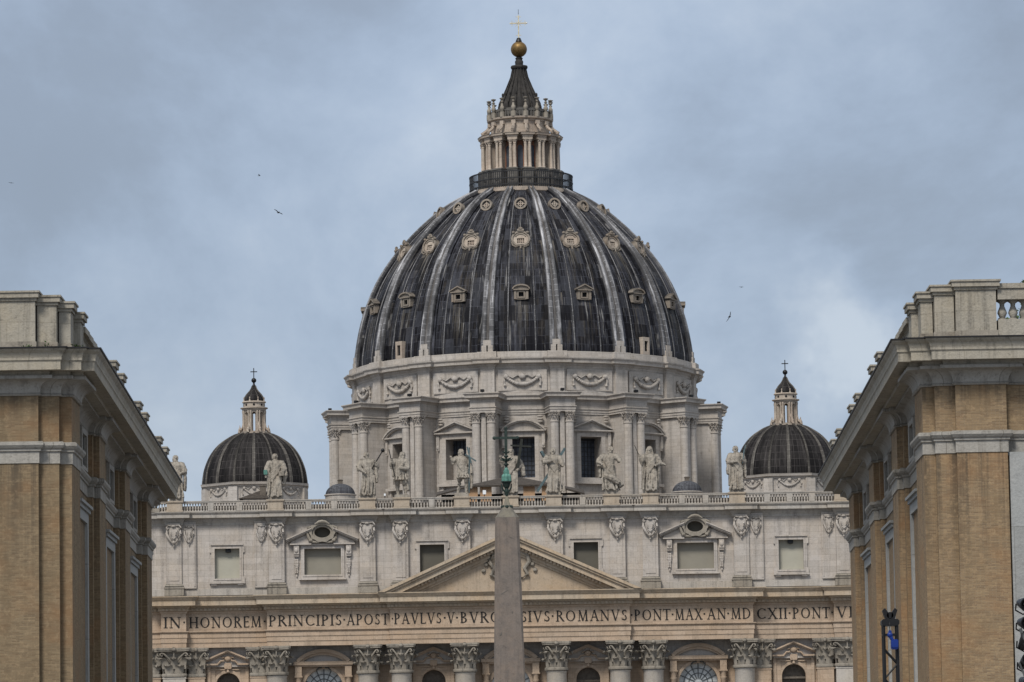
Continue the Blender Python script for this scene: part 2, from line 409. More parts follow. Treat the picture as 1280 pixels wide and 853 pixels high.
def leadmat(name, grid, streaks, light, dark, dorm=False, bright=.5, rib=False):
    m, nt, b = newmat(name); g = NT(nt)
    t = g.n('ShaderNodeTexCoord'); uv = t.outputs['UV']; ob = t.outputs['Object']
    sp = g.n('ShaderNodeSeparateXYZ', {0: uv})
    # lead sheets of the roof
    br = g.n('ShaderNodeTexBrick', {'Vector': uv, 'Color1': (*dark, 1), 'Color2': tuple((a + b_) / 2 * .8 for a, b_ in zip(dark, light)) + (1,), 'Mortar': tuple(x * 1.25 for x in light) + (1,), 'Scale': 1., 'Mortar Size': .035, 'Mortar Smooth': .7, 'Brick Width': grid[0], 'Row Height': grid[1], 'Bias': -.3})
    br.offset = 0.
    s1 = g.noise(uv, 1., 5, .7, map_scale=(streaks, .055, 1.))
    s2 = g.noise(uv, 1., 4, .65, map_scale=(streaks * 3.4, .16, 1.), loc=(3, 7, 0))
    blo = g.noise(uv, 1., 4, .6, map_scale=(.5, .16, 1.), loc=(9, 2, 0))
    c = g.mixc(g.rng(s1, .50, .62, 0, bright), br.outputs['Color'], light)
    c = g.mixc(g.rng(s2, .55, .66, 0, bright), c, tuple(x * 1.6 for x in light))
    c = g.mixc(g.rng(blo, .48, .64, 0, .9), c, tuple(x * .6 for x in dark))
    if dorm:
        s4 = g.noise(uv, 1., 3, .7, map_scale=(2.2, .11, 1.), loc=(2, 4, 0))
        c = g.mixc(g.rng(s4, .60, .66, 0, .85), c, (.26, .255, .25))
        s5 = g.noise(uv, 1., 4, .7, map_scale=(.9, .14, 1.), loc=(6, 1, 0))
        c = g.mixc(g.rng(s5, .54, .66, 0, .6), c, (.062, .054, .045))
    if dorm:
        # pale runs of lime below the dormers: x = bay fraction, y = metres up the shell
        f = g.math('SUBTRACT', g.math('FRACT', g.math('ADD', g.math('DIVIDE', sp.outputs['X'], 2 * PI * 26.5 / 16), .5)), .5)
        af = g.math('ABSOLUTE', f)
        for v0, v1, wdt, amt in ((.2, 9.2, .12, .55), (13.5, 19.3, .15, .8)):
            up = g.math('MULTIPLY', g.rng(sp.outputs['Y'], v0, v1, 0, 1), g.math('LESS_THAN', sp.outputs['Y'], v1 + .4))
            mk = g.math('MULTIPLY', g.rng(af, wdt * .75, wdt, 1, 0), up)
            s3 = g.noise(uv, 1., 3, .6, map_scale=(2.6, .09, 1.), loc=(1, v0, 0))
            mk = g.math('MULTIPLY', mk, g.rng(s3, .44, .60, 0, amt))
            c = g.mixc(mk, c, (.22, .195, .155))
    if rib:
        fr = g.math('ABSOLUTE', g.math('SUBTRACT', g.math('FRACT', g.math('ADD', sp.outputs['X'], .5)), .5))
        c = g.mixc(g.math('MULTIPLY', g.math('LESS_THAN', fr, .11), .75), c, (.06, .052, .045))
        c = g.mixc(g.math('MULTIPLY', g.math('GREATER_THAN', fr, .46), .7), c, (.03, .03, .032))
    if dorm:
        b2 = g.n('ShaderNodeTexBrick', {'Vector': uv, 'Color1': (0, 0, 0, 1), 'Color2': (1, 1, 1, 1), 'Mortar': (.5, .5, .5, 1), 'Scale': 1., 'Mortar Size': .001, 'Brick Width': 1.24, 'Row Height': 2.5, 'Bias': 0.})
        c = g.mixc(g.rng(b2.outputs['Color'], .80, .92, 0, .62), c, (.05, .053, .064))
        c = g.mixc(g.rng(b2.outputs['Color'], .22, .10, 0, .8), c, (.006, .006, .0085))
    gr = g.noise(ob, 3., 4, .6)
    c = g.mixc(g.rng(gr, .3, .75, 0, .35), c, tuple(x * .5 for x in dark))
    nt.links.new(c, b.inputs['Base Color'])
    b.inputs['Roughness'].default_value = .7; b.inputs['Specular IOR Level'].default_value = .12
    bp = g.n('ShaderNodeBump', {'Height': g.math('ADD', br.outputs['Fac'], g.math('MULTIPLY', s2, 1.2)), 'Strength': .5, 'Distance': .06})
    nt.links.new(bp.outputs[0], b.inputs['Normal'])
    return m
M_LEAD = leadmat('dome_lead_sheets', (.62, 1.25), .8, (.078, .082, .10), (.0062, .0062, .0088), dorm=True, bright=.55)
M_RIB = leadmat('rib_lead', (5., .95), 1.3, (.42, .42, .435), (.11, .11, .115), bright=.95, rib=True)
M_SLEAD = leadmat('small_dome_lead', (.8, 1.1), .7, (.07, .064, .062), (.010, .009, .0095), bright=.4)
M_SRIB = leadmat('small_dome_rib_lead', (3., .9), 1.4, (.22, .205, .185), (.07, .065, .06), bright=.8)
M_CLEAD = leadmat('cupola_lead', (.5, .6), 1., (.13, .135, .15), (.05, .052, .06), bright=.5)

def plain(name, col, rough=.6, metal=0., var=.25, scale=3., spec=.3):
    m, nt, b = newmat(name); g = NT(nt)
    t = g.n('ShaderNodeTexCoord')
    nz = g.noise(t.outputs['Object'], scale, 4, .6)
    c = g.mixc(g.rng(nz, .3, .7, 0, 1), tuple(x * (1 + var) for x in col), tuple(x * (1 - var) for x in col))
    nt.links.new(c, b.inputs['Base Color'])
    b.inputs['Roughness'].default_value = rough; b.inputs['Metallic'].default_value = metal; b.inputs['Specular IOR Level'].default_value = spec
    return m
M_LETTER = plain('dark_bronze_letters', (.018, .016, .015), .7, var=.3)
M_DARK = plain('dark_opening', (.012, .012, .013), .8)
M_GLASS = plain('dark_leaded_glass', (.062, .070, .088), .35, var=.4, scale=1.5, spec=.3)
M_BLIND = plain('greenish_grey_blind', (.25, .232, .19), .85, var=.06, scale=.5)
M_BLINDL = plain('pale_green_grey_blind', (.39, .375, .31), .85, var=.06, scale=.5)
M_BLINDD = plain('dark_olive_blind', (.105, .098, .08), .85, var=.08, scale=.5)  # darkest blind tone, for the square windows and oval panes
M_PANE = plain('pale_window_panes', (.60, .62, .61), .4, var=.35, scale=1.4)
M_VERD = plain('verdigris_bronze', (.085, .205, .17), .65, var=.35, scale=4.)
M_BRONZE = plain('dark_green_bronze', (.020, .034, .029), .6, var=.5, scale=5.)
M_GOLD = plain('gilded_bronze_ball', (.18, .115, .045), .5, .7, var=.35, scale=1.6)
M_CROSSG = plain('gilded_cross', (.62, .56, .42), .4, .35)
M_IRON = plain('iron', (.03, .03, .032), .55, var=.3)
M_BLACK = plain('black_metal', (.010, .010, .011), .45, var=.3)
M_BLUE = plain('blue_enamel', (.008, .03, .19), .4, var=.2)
M_WHITE = plain('white_lamp_housing', (.72, .74, .76), .4, var=.05)
M_TILE = plain('brown_roof_tiles', (.048, .040, .033), .9, var=.5, scale=3.)
M_BROWN = plain('brown_plaster', (.13, .11, .09), .9, var=.3)
M_PAVE = plain('stone_paving', (.13, .125, .12), .9, var=.2, scale=.3)
M_LEAF = plain('green_leaves', (.055, .095, .030), .6, var=.5, scale=9.)
M_STEM = plain('brown_stems', (.07, .05, .035), .8)
M_BIRD = plain('black_feathers', (.012, .013, .016), .7)
M_LENS = plain('lamp_lens', (.30, .31, .32), .15, var=.2, spec=.6)
M_GREY = plain('grey_metal', (.10, .105, .105), .4, .3, var=.2)
M_STAFF = plain('blue_green_bronze', (.085, .125, .135), .6, var=.4, scale=3.)

# ------------------------------------------------------------------ ground
mb = MB(); mb.add([(-3500, -400, 0), (3500, -400, 0), (3500, 4500, 0), (-3500, 4500, 0)], [(0, 1, 2, 3)])
struct(mb.build('ground', M_PAVE))

# ------------------------------------------------------------------ shared ornament meshes
def capital_mb(r=1., h=2.7, square=False, M=None, depth=None):
    """Corinthian capital: bell, two rows of leaves, volutes, abacus, flower. Origin at the foot of the bell."""
    m = MB(M)
    def rad(a):
        if not square: return 1.
        return 1. / max(abs(math.cos(a)), abs(math.sin(a)))
    def pt(a, rr, z): 
        k = rad(a) * rr; return Vector((k * math.sin(a), -k * math.cos(a), z))
    n = 32
    prof = [(1.08, -.03), (1.12, .03), (1.08, .08), (.86, .10), (.80, .5), (.88, .78), (1.18, .87)]
    v, fs = [], []
    for (q, z) in prof:
        for k in range(n): v.append(pt(2 * PI * (k + .5) / n if square else 2 * PI * k / n, q * r, z * h))
    for i in range(len(prof) - 1):
        for k in range(n):
            k2 = (k + 1) % n; fs.append((i * n + k, i * n + k2, (i + 1) * n + k2, (i + 1) * n + k))
    m.add(v, fs, None, not square)
    def leaf(a, z0, z1, w, curl, lobe=5):
        rows = [(0, .00, .8), (.28, .03, .95), (.55, .08, .95), (.78, .18, .85), (.94, .38, .72), (1.0, .58, .5), (.93, .70, .28), (.82, .68, .12)]
        vv, ff = [], []
        for (t, o, wd) in rows:
            z = z0 + (z1 - z0) * t
            ww = w * wd * (1 + .08 * math.sin(t * 22))
            for s, oo in ((-1, -.03), (-.5, .05), (0, .10), (.5, .05), (1, -.03)):
                da = ww * s / r
                p = pt(a + da, r * (.95 + o * curl) + oo * r, z - abs(s) * .05 * (z1 - z0))
                vv.append(p)
            for s in (1, -1):
                vv.append(pt(a + ww * s * .7 / r, r * (.80 + o * curl * .8), z))
        R = 7
        for i in range(len(rows) - 1):
            for k in range(R):
                k2 = (k + 1) % R
                ff.append((i * R + k, i * R + k2, (i + 1) * R + k2, (i + 1) * R + k))
        m.add(vv, ff, None, False)
        m.add(vv[-R:], [tuple(range(R))])
    for k in range(8): leaf(2 * PI * k / 8 + PI / 8, .08 * h, .40 * h, .36 * r, .62)
    for k in range(8): leaf(2 * PI * k / 8, .25 * h, .66 * h, .34 * r, .75)
    for k in range(4):
        a = PI / 4 + k * PI / 2
        for s in (-1, 1):
            pts, rr = [], []
            for i in range(15):
                t = i / 14
                if t < .5:
                    aa = a + s * (.55 - .85 * t); q = r * (1.0 + .75 * t); z = h * (.5 + .68 * t)
                else:
                    u = (t - .5) * 2; th = PI / 2 - u * 1.9 * PI; rv = .17 * r * (1 - .55 * u)
                    aa = a + s * .10; q = r * 1.38 + rv * math.cos(th); z = h * .745 + rv * math.sin(th) * 1.1
                k_ = 1 if not square else (1.0 + .26 * min(1, t * 2)) 
                if square: pts.append(Vector((q * 1.0 * math.sin(aa), -q * math.cos(aa), z)) * 1.0 if False else Vector((k_ * q * math.sin(aa), -k_ * q * math.cos(aa), z)))
                else: pts.append(Vector((q * math.sin(aa), -q * math.cos(aa), z)))
                rr.append(r * (.085 if t < .5 else .085))
            m.tube(pts, rr, 6)
    # concave abacus
    kk = 1.0 if not square else 1.18
    ab = []
    for k in range(4):
        a = PI / 4 + k * PI / 2
        c0 = Vector((math.sin(a), -math.cos(a))) * r * 1.78 * kk; 
        tang = Vector((math.cos(a), math.sin(a))) * r * .12
        ab.append(c0 - tang); ab.append(c0 + tang)
        a2 = a + PI / 4
        for off in (-.35, 0, .35):
            mid = Vector((math.sin(a2), -math.cos(a2))) * r * (1.02 + .35 * abs(off)) * kk + Vector((math.cos(a2), math.sin(a2))) * r * off * 1.5
            ab.append(mid)
    for z0, z1, s in ((.875, .93, .96), (.93, 1.0, 1.0)):
        na = len(ab)
        vv = [(p.x * s, p.y * s, z0 * h) for p in ab] + [(p.x * s, p.y * s, z1 * h) for p in ab]
        ff = [(i, (i + 1) % na, na + (i + 1) % na, na + i) for i in range(na)]
        ff += [tuple(range(na, 2 * na)), tuple(reversed(range(na)))]
        m.add(vv, ff)
    for k in range(4):
        a = k * PI / 2
        p = Vector((math.sin(a), -math.cos(a))) * r * 1.1 * kk
        m.ell((p.x, p.y, h * .94), (r * .22, r * .22, h * .085), 8, 5)
        m.tube([(p.x * .95, p.y * .95, h * .55), (p.x * .95, p.y * .95, h * .88)], r * .06, 5)
    return m
def mesh_of(mbb, name, mat):
    o = mbb.build(name, mat); me = o.data; bpy.data.objects.remove(o); return me

CAP_R, CAP_H = 1.27, 3.45
ME_CAP = mesh_of(capital_mb(CAP_R, CAP_H), 'capital', M_CAP)
ME_CAPSQ = mesh_of(capital_mb(1.2, CAP_H, True), 'capital', M_CAP)
ME_DCAP = mesh_of(capital_mb(.62, 1.5), 'capital', M_DRUM)

def garland(m, w, sag, z, y, r0, beads=22, seed=0):
    rnd = random.Random(seed)
    for i in range(beads + 1):
        t = i / beads * 2 - 1
        x = t * w / 2; zz = z - sag * (1 - t * t)
        rr = r0 * (1.15 - .45 * abs(t)) * rnd.uniform(.85, 1.15)
        m.ell((x, y, zz), (rr * 1.1, rr, rr), 8, 5)
    for s in (-1, 1):
        x = s * w / 2
        m.ell((x, y - .05, z + .1), (r0 * 1.2, r0 * .9, r0 * 1.2), 8, 5)
        m.tube([(x + s * .1, y, z), (x + s * .35, y, z - .6 * sag), (x + s * .2, y, z - 1.05 * sag)], [r0 * .5, r0 * .55, r0 * .35], 6)
        m.ell((x + s * .2, y, z - 1.15 * sag), (r0 * .7, r0 * .6, r0 * .6), 7, 4)
    m.ell((0, y - .05, z + .12), (r0 * 1.5, r0, r0 * 1.5), 9, 6)
    for s in (-1, 1):
        m.tube([(0, y, z + .1), (s * w * .16, y, z + .3), (s * w * .30, y, z - .1), (s * w * .40, y, z + .18)], [r0 * .4] * 4, 5)

def cartouche_mb():
    """shield with scrolls and a mask, hung at the head of a pilaster; origin at its middle"""
    m = MB()
    sh = [(-.62, .75), (-.5, -.1), (-.3, -.55), (0, -.85), (.3, -.55), (.5, -.1), (.62, .75), (.3, .9), (0, .82), (-.3, .9)]
    m.prism(sh, -.22, .1)
    m.prism([(x * .72, z * .72) for x, z in sh], -.32, -.21)
    for s in (-1, 1):
        m.tube([(s * .2, -.2, 1.0), (s * .62, -.3, 1.08), (s * .82, -.28, .8), (s * .68, -.26, .58), (s * .55, -.25, .78)], [.09, .12, .12, .1, .08], 7)
        m.tube([(s * .74, -.15, .5), (s * .78, -.25, .05), (s * .5, -.28, -.55), (s * .2, -.25, -1.0)], [.09, .16, .15, .08], 7)
        m.ell((s * .72, -.22, -.05), (.15, .14, .2), 7, 5)
        m.ell((s * .4, -.25, -.75), (.14, .12, .16), 7, 5)
        m.tube([(s * .12, -.25, -.25), (s * .28, -.38, -.05), (s * .3, -.38, .25)], .07, 6)
    m.boxb(-.72, .72, -.25, .1, 1.12, 1.34)
    m.ell((0, -.3, .98), (.26, .14, .16), 9, 5)
    m.ell((0, -.28, -.98), (.2, .16, .22), 8, 5)
    m.ell((0, -.18, -1.42), (.11, .1, .14), 7, 5)
    m.tube([(0, -.2, -1.1), (0, -.15, -1.35)], .05, 5)
    return m
ME_CART = mesh_of(cartouche_mb(), 'cartouche', M_DRUM)

# ------------------------------------------------------------------ lettering (built as strokes, Roman capitals)
TK, TN = .135, .062
def glyph(ch):
    """strokes: ('l',x0,z0,x1,z1,w)  ('s',x,z,len)  ('a',cx,cz,rx,rz,deg0,deg1)"""
    L = lambda *a: ('l',) + a
    S = lambda x, z, l=.30: ('s', x, z, l)
    A = lambda *a: ('a',) + a
    T, N = TK, TN
    G = {
     'I': (.30, [L(.15, 0, .15, 1, T), S(.15, 0), S(.15, 1)]),
     'N': (.86, [L(.15, 0, .15, 1, N), L(.14, .98, .72, .02, T), L(.72, 0, .72, 1, N), S(.15, 0, .26), S(.11, 1, .24), S(.72, 1, .26)]),
     'H': (.88, [L(.16, 0, .16, 1, T), L(.72, 0, .72, 1, T), L(.16, .52, .72, .52, N), S(.16, 0), S(.16, 1), S(.72, 0), S(.72, 1)]),
     'O': (.98, [A(.49, .5, .42, .48, 0, 360)]),
     'R': (.74, [L(.16, 0, .16, 1, T), A(.28, .745, .30, .225, -95, 95), L(.16, .97, .30, .97, N), L(.16, .52, .30, .52, N), L(.33, .52, .68, .02, T), S(.16, 0), S(.14, 1, .2), S(.70, .0, .14)]),
     'E': (.60, [L(.16, 0, .16, 1, T), L(.12, .97, .54, .97, N), L(.16, .52, .48, .52, N), L(.12, .03, .56, .03, N), L(.54, .85, .54, .99, .05), L(.56, .01, .56, .16, .05), L(.48, .44, .48, .60, .05)]),
     'M': (1.02, [L(.18, 0, .22, 1, N), L(.22, 1, .51, .03, T), L(.51, .03, .80, 1, N), L(.80, 1, .85, 0, T), S(.18, 0, .26), S(.85, 0)]),
     'P': (.64, [L(.16, 0, .16, 1, T), A(.28, .72, .30, .25, -95, 95), L(.16, .97, .30, .97, N), L(.16, .47, .30, .47, N), S(.16, 0), S(.14, 1, .2)]),
     'C': (.82, [A(.48, .5, .41, .48, 48, 312), L(.75, .75, .75, .92, .05), L(.75, .08, .75, .2, .05)]),
     'S': (.56, [A(.28, .745, .20, .23, 35, 255), A(.28, .265, .215, .245, -145, 80), L(.45, .76, .45, .93, .05), L(.07, .06, .07, .24, .05)]),
     'A': (.84, [L(.14, 0, .42, 1, N), L(.42, 1, .72, 0, T), L(.24, .36, .60, .36, N), S(.14, 0, .24), S(.72, 0)]),
     'T': (.74, [L(.37, 0, .37, 1, T), L(.04, .97, .70, .97, N), L(.04, .83, .04, .99, .05), L(.70, .83, .70, .99, .05), S(.37, 0)]),
     'V': (.84, [L(.14, 1, .43, 0, T), L(.43, 0, .72, 1, N), S(.14, 1), S(.72, 1, .24)]),
     'L': (.60, [L(.16, 0, .16, 1, T), L(.12, .03, .56, .03, N), L(.56, .01, .56, .18, .05), S(.16, 1)]),
     'B': (.68, [L(.16, 0, .16, 1, T), A(.28, .76, .25, .21, -95, 95), A(.28, .27, .31, .24, -95, 95), L(.16, .97, .3, .97, N), L(.16, .535, .3, .535, N), L(.16, .03, .3, .03, N), S(.14, 0, .2), S(.14, 1, .2)]),
     'G': (.86, [A(.48, .5, .41, .48, 48, 320), L(.74, .06, .74, .44, T), S(.74, .44, .26), L(.75, .78, .75, .92, .05)]),
     'D': (.88, [L(.16, 0, .16, 1, T), A(.34, .5, .45, .47, -92, 92), L(.16, .97, .36, .97, N), L(.16, .03, .36, .03, N), S(.14, 0, .2), S(.14, 1, .2)]),
     'X': (.84, [L(.14, 1, .72, 0, T), L(.70, 1, .14, 0, N), S(.14, 0, .24), S(.72, 0), S(.14, 1), S(.70, 1, .24)]),
     '.': (.28, [L(.14, .44, .14, .58, .13)]),
    }
    return G[ch]
def word_mb(word, x0, x1, z0, h, y):
    m = MB()
    gap = .10; tot = sum(glyph(c)[0] for c in word) + gap * (len(word) - 1)
    k = (x1 - x0) / tot       # horizontal scale
    x = x0; lay = 0
    for ch in word:
        adv, st = glyph(ch)
        for s in st:
            lay += 1
            yy = y - .05 - .002 * (lay % 7)
            if s[0] == 'l':
                _, a, b, c, d, w = s
                p, q = Vector((x + a * k, z0 + b * h)), Vector((x + c * k, z0 + d * h))
                dd = (q - p).normalized(); nn = Vector((-dd.y, dd.x)) * w * (k * .6 + h * .4) / 2
                m.prism([tuple(p - nn), tuple(q - nn), tuple(q + nn), tuple(p + nn)] if True else 0, yy, y + .02)
            elif s[0] == 's':
                _, a, b, l = s
                zc = z0 + b * h; sg = 1 if b < .5 else -1
                m.prism(rect(x + (a - l / 2) * k, x + (a + l / 2) * k, min(zc, zc + sg * .05 * h), max(zc, zc + sg * .05 * h)), yy, y + .02)
            else:
                _, cx, cz, rx, rz, d0, d1 = s
                n = 22; out, inn = [], []
                for i in range(n + 1):
                    t = math.radians(d0 + (d1 - d0) * i / n)
                    w = TN + (TK * 1.05 - TN) * abs(math.cos(t)) ** 1.5
                    if ch == 'S': w = TN + (TK - TN) * (1 - abs(math.cos(t))) if False else .105
                    out.append((x + (cx + (rx) * math.cos(t)) * k, z0 + (cz + rz * math.sin(t)) * h))
                    inn.append((x + (cx + (rx - w) * math.cos(t)) * k, z0 + (cz + (rz - w * .8) * math.sin(t)) * h))
                m.ringp(out, inn, yy, y + .02)
        x += (adv + gap) * k
    return m

# ------------------------------------------------------------------ basilica facade
FX, FY = -0.8, 596.0
fac = thing('basilica_facade', 'pale travertine church front with giant columns, pediment and carved Latin inscription', 'church facade', (FX, FY, 0))
YC, YM, YP, YR = -2.6, -2.0, -1.5, -.7          # frieze planes: centre, middle, end pier, recess
YW = .7                                          # wall behind the columns
def sym_path(extra=0.):
    pts = [(-52, YR), (-43.95, YR), (-43.95, YP), (-40.8, YP), (-40.8, YR), (-30.6, YR), (-30.6, YM), (-15.05, YM), (-15.05, YC)]
    return pts + [(-x, y) for x, y in reversed(pts)]
EP = sym_path()
# architrave, frieze, cornice as one sweep of the classical profile
ent = [(-1.0, 32.42), (0, 32.42), (0, 33.02), (.07, 33.04), (.07, 33.62), (.14, 33.66), (.14, 34.22), (.2, 34.25), (.34, 34.38), (.34, 34.48), (.0, 34.5),
       (0, 36.72), (.1, 36.75), (.16, 36.95), (.3, 37.0)]
m = MB(); m.sweep(EP, ent); m.build('entablature', M_LOWER, fac)
cor = [(.0, 37.0), (.35, 37.02), (.35, 37.38), (.5, 37.45), (.55, 37.62), (1.25, 37.66), (1.25, 38.28), (1.33, 38.32), (1.42, 38.45), (1.62, 38.72), (1.62, 38.82), (-1.5, 38.98)]
m = MB(); m.sweep(EP, cor)
m.build('main_cornice', M_CORN, fac)
m = MB(); m.sweep(EP, [(.2, 37.06), (.345, 37.06), (.345, 37.35), (.2, 37.35)])
for i in range(len(EP) - 1):                    # dentil course under the cornice
    (xa, ya), (xb, yb) = EP[i], EP[i + 1]
    if abs(yb - ya) > .01: continue
    L = xb - xa; k = int(L / .52)
    for j in range(k):
        x = xa + (j + .5) * L / k
        m.box(x - .15, x + .15, ya - .52, ya - .34, 37.05, 37.36)
m.build('dentil_course', M_CORN, fac)
# inscription
WORDS = [('IN', -43.65, -41.45, YP), ('.', -41.25, -40.85, YP), ('HONOREM', -40.5, -31.35, YR), ('.', -31.2, -30.7, YR), ('PRINCIPIS', -30.4, -21.15, YM), ('.', -21.15, -20.6, YM),
         ('APOST', -20.6, -15.25, YM), ('.', -14.98, -14.6, YC), ('PAVLVS', -14.6, -8.6, YC), ('.', -8.5, -7.95, YC), ('V', -7.95, -6.95, YC), ('.', -6.95, -6.4, YC), ('BVRGHESIVS', -6.3, 5.05, YC), ('.', 5.1, 5.6, YC),
         ('ROMANVS', 5.75, 14.75, YC), ('.', 15.1, 15.5, YM), ('PONT', 15.6, 20.2, YM), ('.', 20.2, 20.7, YM), ('MAX', 20.7, 24.2, YM), ('.', 24.2, 24.7, YM), ('AN', 24.75, 27.2, YM), ('.', 27.2, 27.7, YM),
         ('MD', 27.75, 30.35, YM), ('CXII', 31.05, 34.95, YR), ('.', 35.0, 35.5, YR), ('PONT', 35.6, 40.35, YR), ('.', 40.4, 40.8, YR), ('VII', 41.05, 43.85, YP)]
for w, a, b, y in WORDS:
    word_mb(w, a, b, 34.93, 1.36, y).build('inscription_dot' if w == '.' else 'inscription_word', M_LETTER, fac)
# pediment
PH, PZ0, PZ1 = 16.55, 38.85, 46.25
m = MB()
m.prism([(-PH + 1.2, PZ0), (PH - 1.2, PZ0), (0, PZ1 - .6)], YC - .05, YC + 2.2)
ped_t = m.build('pediment', M_TAN, fac)
m = MB()
sl = math.atan2(PZ1 - PZ0, PH)
# raking cornices as stepped bars following the slope
for s in (-1, 1):
    steps = [(0.0, .34, 1.75), (.34, .62, 1.55), (.62, 1.24, 1.3), (1.24, 1.62, .62), (1.62, 1.95, .42), (1.95, 2.22, .2)]
    for d0, d1, pr in steps:
        n0, n1 = d0 / math.cos(sl), d1 / math.cos(sl)
        q = [(s * PH, PZ0 - n0 + .0), (0, PZ1 - n0), (0, PZ1 - n1), (s * PH, PZ0 - n1)]
        q = [(x, max(z, PZ0 + .002 + (n0 * .0))) for x, z in q]
        # clip the low end on the horizontal cornice
        x_in0 = PH - n0 / math.tan(sl); x_in1 = PH - n1 / math.tan(sl)
        q = [(s * x_in1, PZ0 + .003), (s * x_in0, PZ0 + .003), (0, PZ1 - n0), (0, PZ1 - n1)]
        if s < 0: q = [q[1], q[0], q[3], q[2]]
        m.prism(q, YC - pr, YC + 1.2)
m.build('raking_cornice', M_CORN, ped_t)
for s in (-1, 1):
    m = MB(); n = 34
    for i in range(2, n):
        t = i / n; x = s * PH * (1 - t) * .90
        z = PZ1 - 1.95 - abs(x) * math.tan(sl)
        if z > PZ0 + .3: m.box(x - .15, x + .15, YC - .98, YC - .3, z + .28, z + .62)
    m.build('raking_dentils', M_CORN, ped_t)
m = MB()                                         # coat-of-arms relief in the tympanum
m.ell((0, YC - .15, 42.2), (1.5, .45, 1.7), 14, 8)
for s in (-1, 1):
    m.tube([(s * 1.4, YC - .2, 43.8), (s * 2.3, YC - .35, 43.5), (s * 2.5, YC - .35, 42.5), (s * 1.9, YC - .3, 41.7), (s * 2.3, YC - .3, 40.9), (s * 1.5, YC - .25, 40.4)], [.2, .3, .28, .25, .25, .15], 8)
    m.tube([(s * .5, YC - .2, 44.2), (s * 1.6, YC - .3, 44.6), (s * 2.5, YC - .2, 43.9), (s * 3.1, YC - .15, 43.2)], [.25, .2, .2, .1], 7)
    for j in range(4): m.ell((s * (2.2 + .35 * j), YC - .15, 43.7 - .75 * j), (.3, .25, .3), 7, 5)
m.build('tympanum_relief', M_CAP, ped_t)

